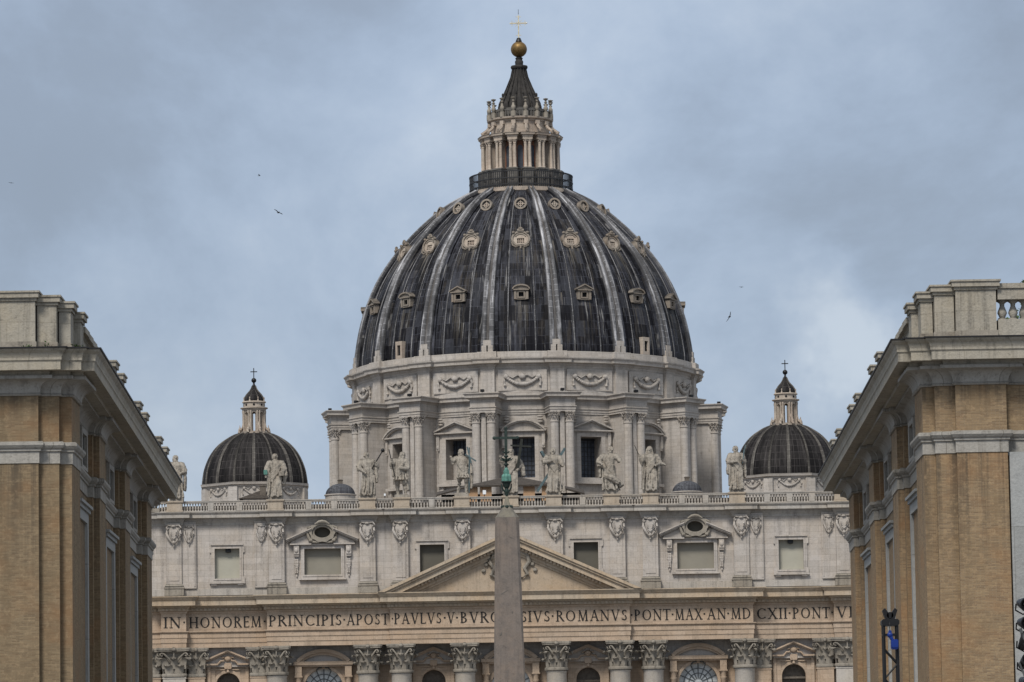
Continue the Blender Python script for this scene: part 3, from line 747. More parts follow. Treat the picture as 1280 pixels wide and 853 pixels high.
# attic wall with window openings
AZ0, AZ1 = 39.0, 48.35
win = []                                         # (x, z0, z1, w, kind)
for s in (-1, 1):
    win += [(s * 9.72, 41.45, 45.0, 3.1, 'square'), (s * 23.55, 41.4, 44.72, 4.65, 'wide'), (s * 35.62, 41.1, 44.9, 3.15, 'small')]
ovals = [(s * 23.55, 46.75) for s in (-1, 1)]
YA = -.55
m = MB()
holes = [rect(x - w / 2, x + w / 2, z0, z1) for x, z0, z1, w, k in win] + [arcpts(x, z, 1.02, .68, 0, 2 * PI, 24)[:-1] for x, z in ovals]
m.prism(rect(-52, 52, AZ0, AZ1 + .5), YA, YA + .75, holes)
m.build('attic_wall', M_ATTIC, fac)
m = MB(); m.box(-52, 52, .35, 9.5, 30.0, 49.0); m.build('upper_wall_core', M_ATTIC, fac)
for x, z0, z1, w, k in win:
    f = MB(); b = .42
    o0, o1 = x - w / 2 - b, x + w / 2 + b
    ear = .22
    if k == 'wide':
        outer = [(o0, z0 - b), (o1, z0 - b), (o1, z1 + b), (o0, z1 + b)]
    else:
        outer = [(o0 - ear, z0 - b), (o0 - ear, z0 - .05), (o0, z0 + .2)][0:0] + [(o0 - ear, z0 - b), (o1 + ear, z0 - b), (o1 + ear, z0 - b + .62), (o1, z0 - b + .70), (o1, z1 - .55), (o1 + ear, z1 - .47), (o1 + ear, z1 + b), (o0 - ear, z1 + b), (o0 - ear, z1 - .47), (o0, z1 - .55), (o0, z0 - b + .70), (o0 - ear, z0 - b + .62)]
    hole = [(x - w / 2 + .003, z0 + .003), (x + w / 2 - .003, z0 + .003), (x + w / 2 - .003, z1 - .003), (x - w / 2 + .003, z1 - .003)]
    f.prism(outer, YA - .18, YA + .02, [hole])
    inner2 = [(x - w / 2 - .2, z0 - .2), (x + w / 2 + .2, z0 - .2), (x + w / 2 + .2, z1 + .2), (x - w / 2 - .2, z1 + .2)]
    f.prism(inner2, YA - .24, YA - .17, [hole])
    f.box(o0 - .25, o1 + .25, YA - .42, YA - .02, z0 - b - .22, z0 - b - .002)
    f.box(o0 - .05, o1 + .05, YA - .34, YA - .02, z1 + b + .002, z1 + b + .16)
    if k == 'small':
        for sx in (-1, 1): f.box(x + sx * (w / 2 + .1) - .35, x + sx * (w / 2 + .1) + .35, YA - .3, YA - .02, z0 - b - .42, z0 - b - .222)
    wo = f.build('attic_window', M_ATTIC, fac)
    bl = MB(); bl.box(x - w / 2, x + w / 2, YA + .62, YA + .74, z0, z1)
    bl.box(x - w / 2, x + w / 2, YA + .45, YA + .62, z0, z0 + .18)
    bl.build('blind', {'square': M_BLINDD, 'wide': M_BLIND, 'small': M_BLINDL}[k], wo)
    if k == 'small':
        sp = MB(); sx = x + (.12 if x < 0 else -.05)
        sp.boxb(sx - .34, sx + .34, YA + .05, YA + .5, z1 - .48, z1 - .02, .06); sp.box(sx - .26, sx + .26, YA + .0, YA + .05, z1 - .42, z1 - .1)
        sp.build('floodlight', M_BLACK, wo)
    if k == 'wide':
        p = MB()
        # broken pediment with an oval cartouche
        for s in (-1, 1):
            for d0, d1, pr in ((0, .16, .95), (.16, .34, .8), (.34, .48, .5)):
                xo = 4.55 - d0 * .3
                q = [(x + s * xo, 45.95 - d0), (x + s * xo, 45.95 - d1), (x + s * 1.35, 47.32 - d1), (x + s * 1.35, 47.32 - d0)]
                if s < 0: q = q[::-1]
                p.prism(q, YA - pr, YA + .02)
            q = [(x + s * 4.0, 45.35), (x + s * 1.3, 45.35), (x + s * 1.3, 46.8), (x + s * 4.0, 45.6)]
            if s > 0: q = q[::-1]
            p.prism(q, YA - .28, YA + .02)
            p.box(min(x + s * 4.1, x + s * 1.4), max(x + s * 4.1, x + s * 1.4), YA - .62, YA - .01, 45.2, 45.36)
            # hanging pendants of fruit beside the window
            px = x + s * 3.3
            p.boxb(px - .33, px + .33, YA - .5, YA + .02, 44.0, 45.15)
            p.ell((px, YA - .5, 44.55), (.26, .16, .4), 8, 5)
            p.box(px - .3, px + .3, YA - .4, YA + .02, 43.75, 43.9)
            rr = random.Random(5)
            for j in range(9):
                for sx in (-.1, .1):
                    p.ell((px + sx + rr.uniform(-.03, .03), YA - .16, 43.3 - j * .2), (.16 + .05 * math.sin(j * .7), .16, .15), 6, 4)
            p.ell((px, YA - .12, 41.3), (.12, .1, .22), 6, 4)
        p.box(x - 4.1, x + 4.1, YA - .24, YA + .01, 45.19, 45.37)
        p.build('broken_pediment', M_ATTIC, wo)
        c = MB()
        oo = arcpts(x, 46.75, 1.62, 1.25, 0, 2 * PI, 40)
        oo = [(x + (a - x) * (1 + .05 * math.cos(i * PI / 2)), 46.75 + (z - 46.75) * (1 + .05 * math.cos(i * PI / 2))) for i, (a, z) in enumerate(oo)]
        c.ringp(oo, arcpts(x, 46.75, 1.32, .96, 0, 2 * PI, 40), YA - .75, YA + .02)
        c.ringp(arcpts(x, 46.75, 1.32, .96, 0, 2 * PI, 40), arcpts(x, 46.75, 1.02, .68, 0, 2 * PI, 40), YA - .5, YA + .02)
        for s in (-1, 1):
            c.tube([(x + s * 1.2, YA - .5, 47.6), (x + s * 1.75, YA - .6, 47.35), (x + s * 1.9, YA - .6, 46.7), (x + s * 1.7, YA - .6, 46.0), (x + s * 1.2, YA - .5, 45.55), (x + s * .4, YA - .55, 45.45)], [.12, .2, .16, .2, .2, .12], 7)
            c.ell((x + s * 1.45, YA - .65, 45.75), (.28, .2, .25), 7, 5)
        c.tube([(x - .9, YA - .7, 47.75), (x - .4, YA - .8, 48.05), (x, YA - .8, 48.12), (x + .4, YA - .8, 48.05), (x + .9, YA - .7, 47.75)], [.12, .2, .22, .2, .12], 7)
        c.build('oval_cartouche', M_CAP, wo)
        g = MB(); g.prism(arcpts(x, 46.75, 1.01, .67, 0, 2 * PI, 24)[:-1], YA + .60, YA + .72); g.build('oval_pane', M_BLINDD, wo)
# attic pilasters with cartouches
PIL = []
for s in (-1, 1):
    for x, comp in ((5.85, 0), (13.7, .0), (17.85, 0), (29.35, 1), (42.3, -1)):
        PIL.append((s * x, s * comp))
ME_BASE = None
for x, comp in PIL:
    m = MB(); pr = YA - .6
    m.boxb(x - .98, x + .98, pr, YA + .02, 40.45, AZ1, .03)
    m.box(x - .62, x + .62, pr - .06, pr + .01, 40.9, 45.4)
    po = m.build('attic_pilaster', M_ATTIC, fac)
    b = MB()
    b.sweep([(x - 1.0, YA), (x - 1.0, pr), (x + 1.0, pr), (x + 1.0, YA)], [(.22, 39.0), (.22, 39.85), (.30, 39.9), (.3, 40.05), (.12, 40.15), (.18, 40.25), (.12, 40.4), (0, 40.5)])
    b.build('pilaster_base', M_CAP if abs(x) > 10 else M_ATTIC, po)
    place('cartouche', ME_CART, po, (x, pr - .02, 46.75), 0, (1.12, 1.3, 1.05))
    if comp:
        cx = x + comp * 1.9
        m = MB(); m.box(min(cx - .9, cx + .9), max(cx - .9, cx + .9), YA - .36, YA + .02, 39.9, AZ1)
        m.box(cx + comp * .72 - .06, cx + comp * .72 + .06, YA - .42, YA - .35, 40.2, AZ1 - .3)
        h = m.build('half_pilaster', M_ATTIC, po)
        place('cartouche', ME_CART, h, (cx, YA - .36, 46.75), 0, (.72, .8, .95))
# attic plinth and crowning cornice
m = MB(); m.box(-52, 52, YA - .16, YA + .02, AZ0, 39.82); m.build('attic_plinth', M_ACORN, fac)
AP = []
for x, _ in sorted(PIL): AP += [(x - 1.05, YA), (x - 1.05, YA - .6), (x + 1.05, YA - .6), (x + 1.05, YA)]
AP = [(-52, YA)] + AP + [(52, YA)]
m = MB(); m.sweep(AP, [(0, 47.85), (.08, 47.9), (.08, 48.12), (.22, 48.35), (.3, 48.5), (.34, 48.72), (1.0, 48.76), (1.0, 49.2), (1.06, 49.22), (1.2, 49.42), (1.2, 49.48), (-2.5, 49.6)])
m.build('attic_cornice', M_ACORN, fac)

# balustrade on the attic: pedestals, half posts and baluster runs
BY = -.55
STX = [-42.2, -29.45, -17.82, -13.47, -5.88, .29, 5.75, 13.04, 17.99, 28.92, 42.2]
def baluster(m, x, y, z0, h, r=.115, n=7):
    m.lathe([(r, z0), (r, z0 + .08 * h), (r * .62, z0 + .14 * h), (r * 1.05, z0 + .36 * h), (r * .95, z0 + .45 * h), (r * .5, z0 + .72 * h), (r * .55, z0 + .84 * h), (r, z0 + .92 * h), (r, z0 + h)], n, (x, y), caps=False)
for x in STX:
    m = MB(); m.boxb(x - .98, x + .98, BY - .62, BY + .62, 49.62, 50.72, .03)
    m.sweep([(x - .98, BY + .62), (x - .98, BY - .62), (x + .98, BY - .62), (x + .98, BY + .62)], [(0, 50.68), (.08, 50.72), (.14, 50.84), (.14, 51.0), (-.98, 51.0)])
    m.box(x - .97, x + .97, BY - .6, BY + .61, 50.7, 51.0)
    m.sweep([(x - .98, BY + .62), (x - .98, BY - .62), (x + .98, BY - .62), (x + .98, BY + .62)], [(.1, 49.6), (.1, 49.8), (0, 49.86)])
    m.build('statue_pedestal', M_PED, fac)
edges = [-46.5] + STX + [46.5]
for i in range(len(edges) - 1):
    a, b = edges[i] + (0 if i == 0 else .98), edges[i + 1] - (0 if i == len(edges) - 2 else .98)
    L = b - a
    if L < .5: continue
    nseg = max(1, round(L / 3.1))
    m = MB(); posts = []
    m.box(a, b, BY - .28, BY + .28, 50.68, 50.97); m.box(a, b, BY - .34, BY + .34, 50.86, 50.94)
    m.box(a, b, BY - .3, BY + .3, 49.58, 49.72)
    for k in range(nseg):
        s0, s1 = a + L * k / nseg, a + L * (k + 1) / nseg
        pw = .36
        if k > 0: m.box(s0 - pw, s0 + pw, BY - .33, BY + .33, 49.72, 50.68)
        u0, u1 = s0 + (pw if k > 0 else .1), s1 - (pw if k < nseg - 1 else .1)
        nb = max(2, int((u1 - u0) / .34))
        for j in range(nb): baluster(m, u0 + (j + .5) * (u1 - u0) / nb, BY, 49.72, .96)
    m.build('balustrade_run', M_ACORN, fac)
m = MB(); m.box(-52, 52, -.4, 16, 48.95, 49.5); m.build('terrace_deck', M_ATTIC, fac)

# lower storey: wall, columns, capitals, framed bays
BAYS = [(0, 'arch'), (9.75, 'tri'), (-9.75, 'tri'), (23.65, 'seg'), (-23.65, 'seg'), (35.7, 'tri2'), (-35.7, 'tri2')]
def arch_hole(x, w, ztop, z0): return [(x - w / 2, z0), (x + w / 2, z0)] + arcpts(x, ztop - w / 2, w / 2, w / 2, 0, PI, 16)
m = MB(); holes = []
for x, k in BAYS:
    w = 4.9 if k in ('seg', 'arch') else 3.0
    zt = 29.6 if k in ('seg', 'arch') else 29.25
    holes.append(arch_hole(x, w, zt, 19.0))
m.prism(rect(-52, 52, 0, 33.0), YW, YW + 1.1, holes)
m.build('lower_wall', M_LOWER, fac)
m = MB(); m.box(-52, 52, YW + 1.6, 9.4, 0, 30.0); m.build('lower_wall_core', M_LOWER, fac)
for x, k in BAYS:
    f = MB()
    if k in ('seg', 'arch'):
        hw, zt = 2.45, 29.6
        zs = 30.65                               # springing of the pediment
        out = arcpts(x, 27.9, 4.6, 4.15, math.radians(42), math.radians(138), 20); inn = arcpts(x, 27.9, 4.2, 3.70, math.radians(42), math.radians(138), 20)
        f.ringp(out, inn, YW - 1.1, YW)
        inn2 = arcpts(x, 27.9, 4.0, 3.42, math.radians(43), math.radians(137), 20)
        f.ringp(inn, inn2, YW - .8, YW)
        f.box(x - 3.75, x + 3.75, YW - 1.05, YW, 30.05, 30.5); f.box(x - 3.6, x + 3.6, YW - .8, YW, 29.85, 30.05)
        rr = random.Random(3)
        for j in range(9):
            tx = (j - 4) * .42
            f.ell((x + tx, YW - .1, 30.95 - abs(tx) * .12), (.28, .25, .24 + .1 * (j % 2)), 7, 5)
        for s in (-1, 1):
            # free half columns carrying the pediment
            f.lathe([(.36, 10), (.36, 27.5), (.44, 27.6), (.44, 27.75), (.36, 27.8), (.4, 28.3), (.5, 28.5)], 12, (x + s * 3.15, YW - .55))
            f.box(x + s * 3.15 - .52, x + s * 3.15 + .52, YW - 1.05, YW, 28.5, 28.65)
            f.box(x + s * 3.15 - .42, x + s * 3.15 + .42, YW - .95, YW, 28.65, 29.85)
    else:
        hw, zt = 1.5, 29.25
        zl = 30.85
        for s in (-1, 1):
            for d0, d1, pr in ((0, .2, 1.0), (.2, .38, .8)):
                q = [(x + s * 3.05, zl - d0), (x + s * 3.05, zl - d1), (x, zl + 1.3 - d1), (x, zl + 1.3 - d0)]
                if s < 0: q = q[::-1]
                f.prism(q, YW - pr, YW)
            q = [(x + s * 2.9, zl - .55), (x + s * 2.9, zl - .4), (x + s * 1.2, zl - .4), (x + s * 1.2, zl - .55)]
            f.box(min(x + s * 3.0, x + s * 1.2), max(x + s * 3.0, x + s * 1.2), YW - .95, YW, zl - .62, zl - .42)
            f.tube([(x + s * 1.2, YW - .5, zl - .45), (x + s * .9, YW - .6, zl - .1), (x + s * .45, YW - .6, zl - .05), (x + s * .4, YW - .55, zl + .35), (x + s * .75, YW - .5, zl + .3)], .13, 7)
            f.box(min(x + s * 2.6, x + s * 2.2), max(x + s * 2.6, x + s * 2.2), YW - .3, YW, 18, 30.1)
            f.box(min(x + s * 2.2, x + s * 1.62), max(x + s * 2.2, x + s * 1.62), YW - .14, YW, 18, 29.6)
        f.ell((x, YW - .45, zl + .2), (.42, .3, .4), 9, 6)
        f.boxb(x - .45, x + .45, YW - .5, YW, zl - 1.1, zl - .35, .1)
        f.box(x - 2.6, x + 2.6, YW - .3, YW, 30.1, 30.26)
        f.box(x - 2.2, x + 2.2, YW - .2, YW, 29.62, 29.74)
        f.tube([(x, YW - .3, zl - 1.05), (x, YW - .3, 29.35)], [.12, .2], 6)
    # archivolt
    f.ringp(arcpts(x, zt - hw, hw + .38, hw + .38, 0, PI, 20), arcpts(x, zt - hw, hw + .02, hw + .02, 0, PI, 20), YW - .13, YW)
    f.ringp([(x + hw + .38, zt - hw), (x + hw + .38, 19)], [(x + hw + .02, zt - hw), (x + hw + .02, 19)], YW - .13, YW)
    f.ringp([(x - hw - .38, 19), (x - hw - .38, zt - hw)], [(x - hw - .02, 19), (x - hw - .02, zt - hw)], YW - .13, YW)
    fo = f.build('window_bay' if k in ('seg', 'arch') else 'niche', M_LOWER, fac)
    if k in ('seg', 'arch'):
        g = MB(); g.prism(arch_hole(x, 4.9, 29.6, 19.0), YW + .85, YW + .95); g.build('pane', M_PANE, fo)
        g = MB(); zc = 29.6 - 2.45
        for j in range(1, 8):
            a = PI * j / 8
            g.bar((x + .5 * math.cos(a), YW + .8, zc + .5 * math.sin(a)), (x + 2.42 * math.cos(a), YW + .8, zc + 2.42 * math.sin(a)), .11)
        for rr in (1.2, 1.8): g.ringp(arcpts(x, zc, rr + .05, rr + .05, 0, PI, 20), arcpts(x, zc, rr - .05, rr - .05, 0, PI, 20), YW + .76, YW + .83)
        g.bar((x - 2.4, YW + .8, zc), (x + 2.4, YW + .8, zc), .14)
        for j in range(-3, 4): g.bar((x + j * .62, YW + .8, 19), (x + j * .62, YW + .8, zc), .08)
        for s in (-1, 1): g.tube([(x + s * .2, YW - .2, 29.75), (x + s * .6, YW - .25, 29.7), (x + s * .9, YW - .2, 29.4)], .1, 6)
        g.build('window_tracery', M_GREY, fo)
    else:
        g = MB(); g.prism(arch_hole(x, 3.0, 29.25, 19.0), YW + 1.0, YW + 1.6)
        g.box(x - 1.5, x + 1.5, YW + .5, YW + 1.0, 27.45, 27.7)
        g.build('niche_back', M_BROWN, fo)
COLS = [(s * x, k) for s in (-1, 1) for x, k in ((5.76, 'c'), (13.75, 'c'), (17.95, 'm'), (29.45, 'm'))]
sh = MB()
sh.lathe([(1.62, 5.2), (1.62, 6.2), (1.5, 6.4), (1.42, 6.6), (1.42, 7.4), (1.40, 14), (1.30, 24), (1.26, 28.5), (1.32, 28.6), (1.32, 28.72), (1.24, 28.78), (1.24, 28.92)], 32)
sh.box(-1.75, 1.75, -1.75, 1.75, 0, 5.2)
ME_SHAFT = mesh_of(sh, 'column', M_SHAFT)
for x, k in COLS:
    y = (YC if k == 'c' else YM) + 1.1
    c = place('column', ME_SHAFT, fac, (x, y, 0))
    place('capital', ME_CAP, c, (0, 0, 28.9), 0, (1.08, 1.08, 1.02))
# flat pilasters behind and beside the columns
for s in (-1, 1):
    for x, y, w in ((31.75, YR + .3, 1.05), (39.65, YR + .3, 1.05), (42.37, YP + .2, 1.42), (45.2, YR + .3, 1.05)):
        m = MB(); m.box(s * x - w, s * x + w, y, YW, 0, 28.9); m.box(s * x - w - .1, s * x + w + .1, y - .06, YW, 28.55, 28.7)
        po = m.build('pilaster', M_SHAFT if w > 1.2 else M_LOWER, fac)
        place('capital', ME_CAPSQ, po, (s * x, y + w * .86, 28.9), 0, (w / 1.2, w / 1.2 * .9, 1.02))

# clock ornament at the left end of the attic (scrolls and a reclining figure shape)
cr = thing('clock_ornament', 'carved scrollwork crest at the left end of the balustrade beside the brick building', 'stone ornament', (FX - 45.6, FY - .6, 49.6))
m = MB()
m.boxb(-1.6, 1.5, -.4, .4, 0, .5)
m.tube([(-1.4, 0, .5), (-.9, -.2, 1.3), (-.1, -.3, 1.65), (.5, -.3, 1.3), (.45, -.3, .9), (.05, -.3, .95)], [.25, .3, .3, .25, .2, .15], 9)
m.tube([(.9, -.2, .4), (1.15, -.3, .9), (.9, -.3, 1.2), (.6, -.3, .7)], [.2, .25, .22, .15], 8)
m.ell((-.9, -.1, 1.75), (.4, .35, .4), 9, 6); m.ell((-.3, -.2, .6), (.6, .4, .35), 9, 6)
m.build('scroll', M_CAP, cr)

# ------------------------------------------------------------------ nave body, roofs, small cupolas
nave = thing('basilica_nave', 'long stone body of the church behind the facade, below the domes', 'church nave', (FX, 607, 0))
m = MB(); m.box(-36, 38, 8, 200, 0, 47.0); m.build('wall', M_ATTIC, nave)
m = MB(); m.prism([(-48, 46), (50, 46), (50, 50.7), (46, 51.3), (-44, 51.3), (-48, 50.7)], .2, 7.8); m.build('aisle_roof', M_TILE, nave)
m = MB(); m.prism([(-15, 46.9), (15, 46.9), (15, 49.0), (0, 52.0), (-15, 49.0)], 8, 110); m.build('roof', M_TILE, nave)
# tiled loggia roof showing in the middle above the balustrade
lg = thing('terrace_pavilion', 'low pavilion with brown tiled roof and dark gaps, behind the middle statues', 'pavilion', (-.3, 609, 0))
m = MB()
R = [(-9.6, 0, 52.7), (9.3, 0, 52.55), (5.2, 0, 53.45), (-5.4, 0, 53.45)]
def slab(m, quad, t):
    v = [tuple(q) for q in quad] + [(q[0], q[1], q[2] - t) for q in quad]
    m.add(v, [(0, 1, 2, 3), (7, 6, 5, 4), (0, 4, 5, 1), (1, 5, 6, 2), (2, 6, 7, 3), (3, 7, 4, 0)])
slab(m, [(-5.4, 0, 53.55), (5.2, 0, 53.55), (1.2, 5, 54.95), (-1.4, 5, 54.95)], .22)
slab(m, [(-9.8, .3, 52.45), (-5.4, 0, 53.55), (-1.4, 5, 54.95), (-9.8, 6, 53.3)], .2)
slab(m, [(5.2, 0, 53.55), (9.4, .3, 52.35), (9.4, 6, 53.3), (1.2, 5, 54.95)], .2)
m.build('roof', M_TILE, lg)
m = MB(); m.box(-9.2, 8.9, 2.2, 2.4, 49.4, 52.6); m.build('back_wall', M_DARK, lg)
m = MB()
for x in (-5.2, -3.4, -.2, 2.2, 4.6): m.boxb(x - .75, x + .75, .5, 1.3, 49.4, 53.4)
m.box(-8.8, 8.4, .45, .9, 49.4, 51.35)
m.build('parapet', M_TERRA, lg)
hr = thing('hipped_roof', 'small brown hipped roof with a chimney, in front of the left small dome', 'roof', (-34.6, 640, 0))
m = MB(); m.box(-2.3, 2.3, 0, 4, 47, 54.9); m.build('wall', M_ATTIC, hr)
m = MB(); m.add([(-2.9, -.4, 54.9), (2.6, -.4, 54.9), (2.6, 4.4, 54.9), (-2.9, 4.4, 54.9), (.2, 2, 56.1), (-.2, 2, 56.1)], [(0, 1, 4, 5), (1, 2, 4), (2, 3, 5, 4), (3, 0, 5), (3, 2, 1, 0)])
rf = m.build('roof', M_TILE, hr)
m = MB(); m.box(-.05, .75, .7, 1.5, 55.4, 56.75); m.box(-.12, .82, .63, 1.57, 56.6, 56.72); m.build('chimney', M_BROWN, rf)
for x, z, nm in ((-25.9, 62.0, 'dark lead cupola on the roof left of the great drum'), (25.7, 61.6, 'dark lead cupola on the roof right of the great drum')):
    t = thing('roof_cupola', nm, 'cupola', (x, 700, 0), 'small lead cupolas beside the drum')
    m = MB(); m.lathe([(2.25, 47), (2.25, z - 1.95), (2.4, z - 1.9), (2.4, z - 1.75)], 24); m.build('drum', M_DRUM, t)
    m = MB(); m.lathe([(2.22, z - 1.8)] + [(2.2 * math.cos(a), z - 1.75 + 1.65 * math.sin(a)) for a in [i * PI / 20 for i in range(1, 10)]] + [(.3, z - .12)], 24)
    m.build('lead_cap', M_CLEAD, t)
    m = MB(); m.boxb(-.35, .35, -.35, .35, z - .15, z + .5, .05); m.box(-.42, .42, -.42, .42, z + .35, z + .43); m.build('finial', M_BROWN, t)
# ------------------------------------------------------------------ great dome
DOME = thing('great_dome', 'huge ribbed lead dome on a columned drum with lantern, gilded ball and cross', 'dome', (1.85, 746, 0), rz=-.013)
def RZ(a): return Matrix.Rotation(a, 4, 'Z')
NB = 16; BA = 2 * PI / NB
PIER_A = [(k + .5) * BA for k in range(NB)]
BAY_A = [k * BA for k in range(NB)]
def facing(a, lim=-.35): return math.cos(a) > lim
def ring_path(rw, rp, hw, sub=5):
    pts = []
    for k in range(NB):
        a = PIER_A[k] - 0
        def loc(x, r):
            # local tangential x, radius r at pier angle
            return (r * math.sin(a) + x * math.cos(a), -(r * math.cos(a) - x * math.sin(a)))
        da = math.asin(hw / rw)
        rr = math.sqrt(rw * rw - hw * hw)
        pts += [loc(-hw, rr), loc(-hw, rp), loc(hw, rp), loc(hw, rr)]
        a0, a1 = a + da, a + BA - da
        for i in range(1, sub):
            t = a0 + (a1 - a0) * i / sub
            pts.append((rw * math.sin(t), -rw * math.cos(t)))
    return pts
m = MB(); DW = math.asin(1.74 / 26.6)
angs = []
for a in BAY_A: angs += [(a - DW, a + DW, True)] + [(a + DW + (BA - 2 * DW) * i / 5, a + DW + (BA - 2 * DW) * (i + 1) / 5, False) for i in range(5)]
for a0, a1, hole in angs:
    for z0, z1 in (((40, 64), (70.32, 73.9)) if hole else ((40, 73.9),)):
        p0, p1 = (26.6 * math.sin(a0), -26.6 * math.cos(a0)), (26.6 * math.sin(a1), -26.6 * math.cos(a1))
        m.add([(*p0, z0), (*p1, z0), (*p1, z1), (*p0, z1)], [(0, 1, 2, 3)], [[(a0 * 26.6, z0), (a1 * 26.6, z0), (a1 * 26.6, z1), (a0 * 26.6, z1)]])
m.build('drum_wall', M_DRUM, DOME)
# string mouldings on the drum wall
m = MB()
m.sweep(ring_path(26.62, 26.9, 3.1), [(0, 71.6), (.1, 71.7), (.12, 71.95), (0, 72.0)], closed=True)
m.build('drum_moulding', M_DRUM, DOME)
RP = ring_path(26.7, 31.35, 1.95)
m = MB()
m.sweep(RP, [(-.6, 73.75), (0, 73.75), (0, 74.05), (.08, 74.07), (.08, 74.42), (.2, 74.5), (.2, 74.62), (0, 74.66), (0, 75.7), (.12, 75.75), (.2, 75.95), (.68, 76.0), (.70, 76.32), (.92, 76.6), (.92, 76.72), (-1.2, 76.95)], closed=True)
m.build('drum_entablature', M_DRUM, DOME)
m = MB()
for a in PIER_A:
    m.M = RZ(a); m.box(-1.94, 1.94, -31.3, -26, 73.8, 76.8)
m.build('entablature_core', M_DRUM, DOME)
shd = MB()
shd.lathe([(.86, 44), (.86, 49.6), (.80, 49.7), (.76, 50.2), (.74, 50.6), (.70, 58), (.63, 72.1), (.70, 72.15), (.70, 72.25), (.62, 72.3)], 20)
ME_DCOL = mesh_of(shd, 'column', M_DRUM)
for a in PIER_A:
    if not facing(a, -.25): continue
    m = MB(RZ(a))
    m.boxb(-1.6, 1.6, -30.35, -26.2, 40, 73.8, .05)
    m.boxb(-.35, .35, -30.75, -30.3, 44, 73.7, .03)
    p = m.build('buttress', M_DRUM, DOME)
    for s in (-1, 1):
        q = RZ(a) @ Vector((s * 1.17, -30.62, 0))
        c = place('column', ME_DCOL, p, q, a)
        q2 = RZ(a) @ Vector((s * 1.17, -30.62, 72.25))
        place('capital', ME_DCAP, p, q2, a)
    # flat pilasters on the drum wall either side of the buttress
    m = MB(RZ(a))
    for s in (-1, 1): m.boxb(min(s * 2.3, s * 3.1), max(s * 2.3, s * 3.1), -27.0, -26, 44, 72.1, .03)
    for s in (-1, 1):
        for j in range(3):
            m.ell((s * 2.7, -27.0, 72.6 + j * .42), (.46 + .04 * j, .2, .2), 8, 5)
    m.build('wall_pilaster', M_DRUM, p)
    fl = MB(RZ(a)); fl.boxb(-.28, .28, -31.5, -31.0, 76.9, 77.3, .05); fl.box(-.06, .06, -31.3, -31.2, 76.7, 76.95)
    fl.build('floodlight', M_BLACK, p)
for k, a in enumerate(BAY_A):
    if not facing(a, -.1): continue
    m = MB(RZ(a)); y = -26.62
    z0, z1 = 64.0, 70.3
    hole = rect(-1.72, 1.72, z0, z1)
    m.prism(rect(-2.35, 2.35, z0 - .55, z1 + .6), y - .5, y + 2.9, [hole])
    m.prism(rect(-2.75, 2.75, z0 - .3, z1 + .85), y - .32, y + .5, [rect(-2.3, 2.3, z0 - .5 + .3, z1 + .5)])
    m.boxb(-3.2, 3.2, y - .75, y + .5, z0 - .95, z0 - .56, .08)
    for s in (-1, 1):
        m.boxb(s * 3.05 - .25, s * 3.05 + .25, y - .6, y + .5, 68.6, 70.9, .06); m.ell((s * 3.05, y - .55, 69.1), (.26, .2, .4), 7, 5)
    m.box(-3.3, 3.3, y - .55, y + .5, 70.92, 71.12)
    m.box(-3.5, 3.5, y - .95, y + .5, 71.12, 71.34)
    if k % 2:
        for s in (-1, 1):
            for d0, d1, pr in ((0, .2, 1.05), (.2, .42, .85)):
                q = [(s * 3.5, 71.36 + .2 - d0 + .02), (s * 3.5, 71.36 + .2 - d1 + .02), (0, 73.0 - d1), (0, 73.0 - d0)]
                q = [(x, max(z, 71.345)) for x, z in q]
                if s < 0: q = q[::-1]
                m.prism(q, y - pr, y + .5)
        m.prism([(-3.1, 71.35), (3.1, 71.35), (0, 72.8)], y - .4, y + .5)
    else:
        R = 4.45; cz = 72.95 - R
        ao = math.acos(3.5 / R)
        m.ringp(arcpts(0, cz, R, R, ao, PI - ao, 22), arcpts(0, cz, R - .22, R - .22, ao, PI - ao, 22), y - 1.05, y + .5)
        m.ringp(arcpts(0, cz, R - .22, R - .22, ao, PI - ao, 22), arcpts(0, cz, R - .45, R - .45, ao, PI - ao, 22), y - .85, y + .5)
        m.prism([(-3.2, 71.35), (3.2, 71.35)] + arcpts(0, cz, R - .3, R - .3, ao + .1, PI - ao - .1, 18), y - .4, y + .5)
    w = m.build('drum_window', M_DRUM, DOME)
    g = MB(RZ(a)); g.box(-1.72, 1.72, y + 2.42, y + 2.5, z0, z1); g.build('pane', M_GLASS, w)
    g = MB(RZ(a))
    for x in (-1.15, -.58, 0, .58, 1.15): g.box(x - .06, x + .06, y + 2.34, y + 2.42, z0, z1)
    for z in [z0 + .7 * j for j in range(1, 9)]: g.box(-1.72, 1.72, y + 2.33, y + 2.421, z - .04, z + .04)
    if k in (15, 1): g.box(-1.7, 1.7, y + 2.2, y + 2.33, 67.9 if k == 15 else 69.9, 68.2 if k == 15 else 70.28)
    g.build('glazing_bars', M_IRON, w)
    if k == 15:
        g = MB(RZ(a)); g.box(-1.7, 1.7, y + 2.2, y + 2.3, 64.0, 67.9); g.build('shutter', M_DRUM, w)
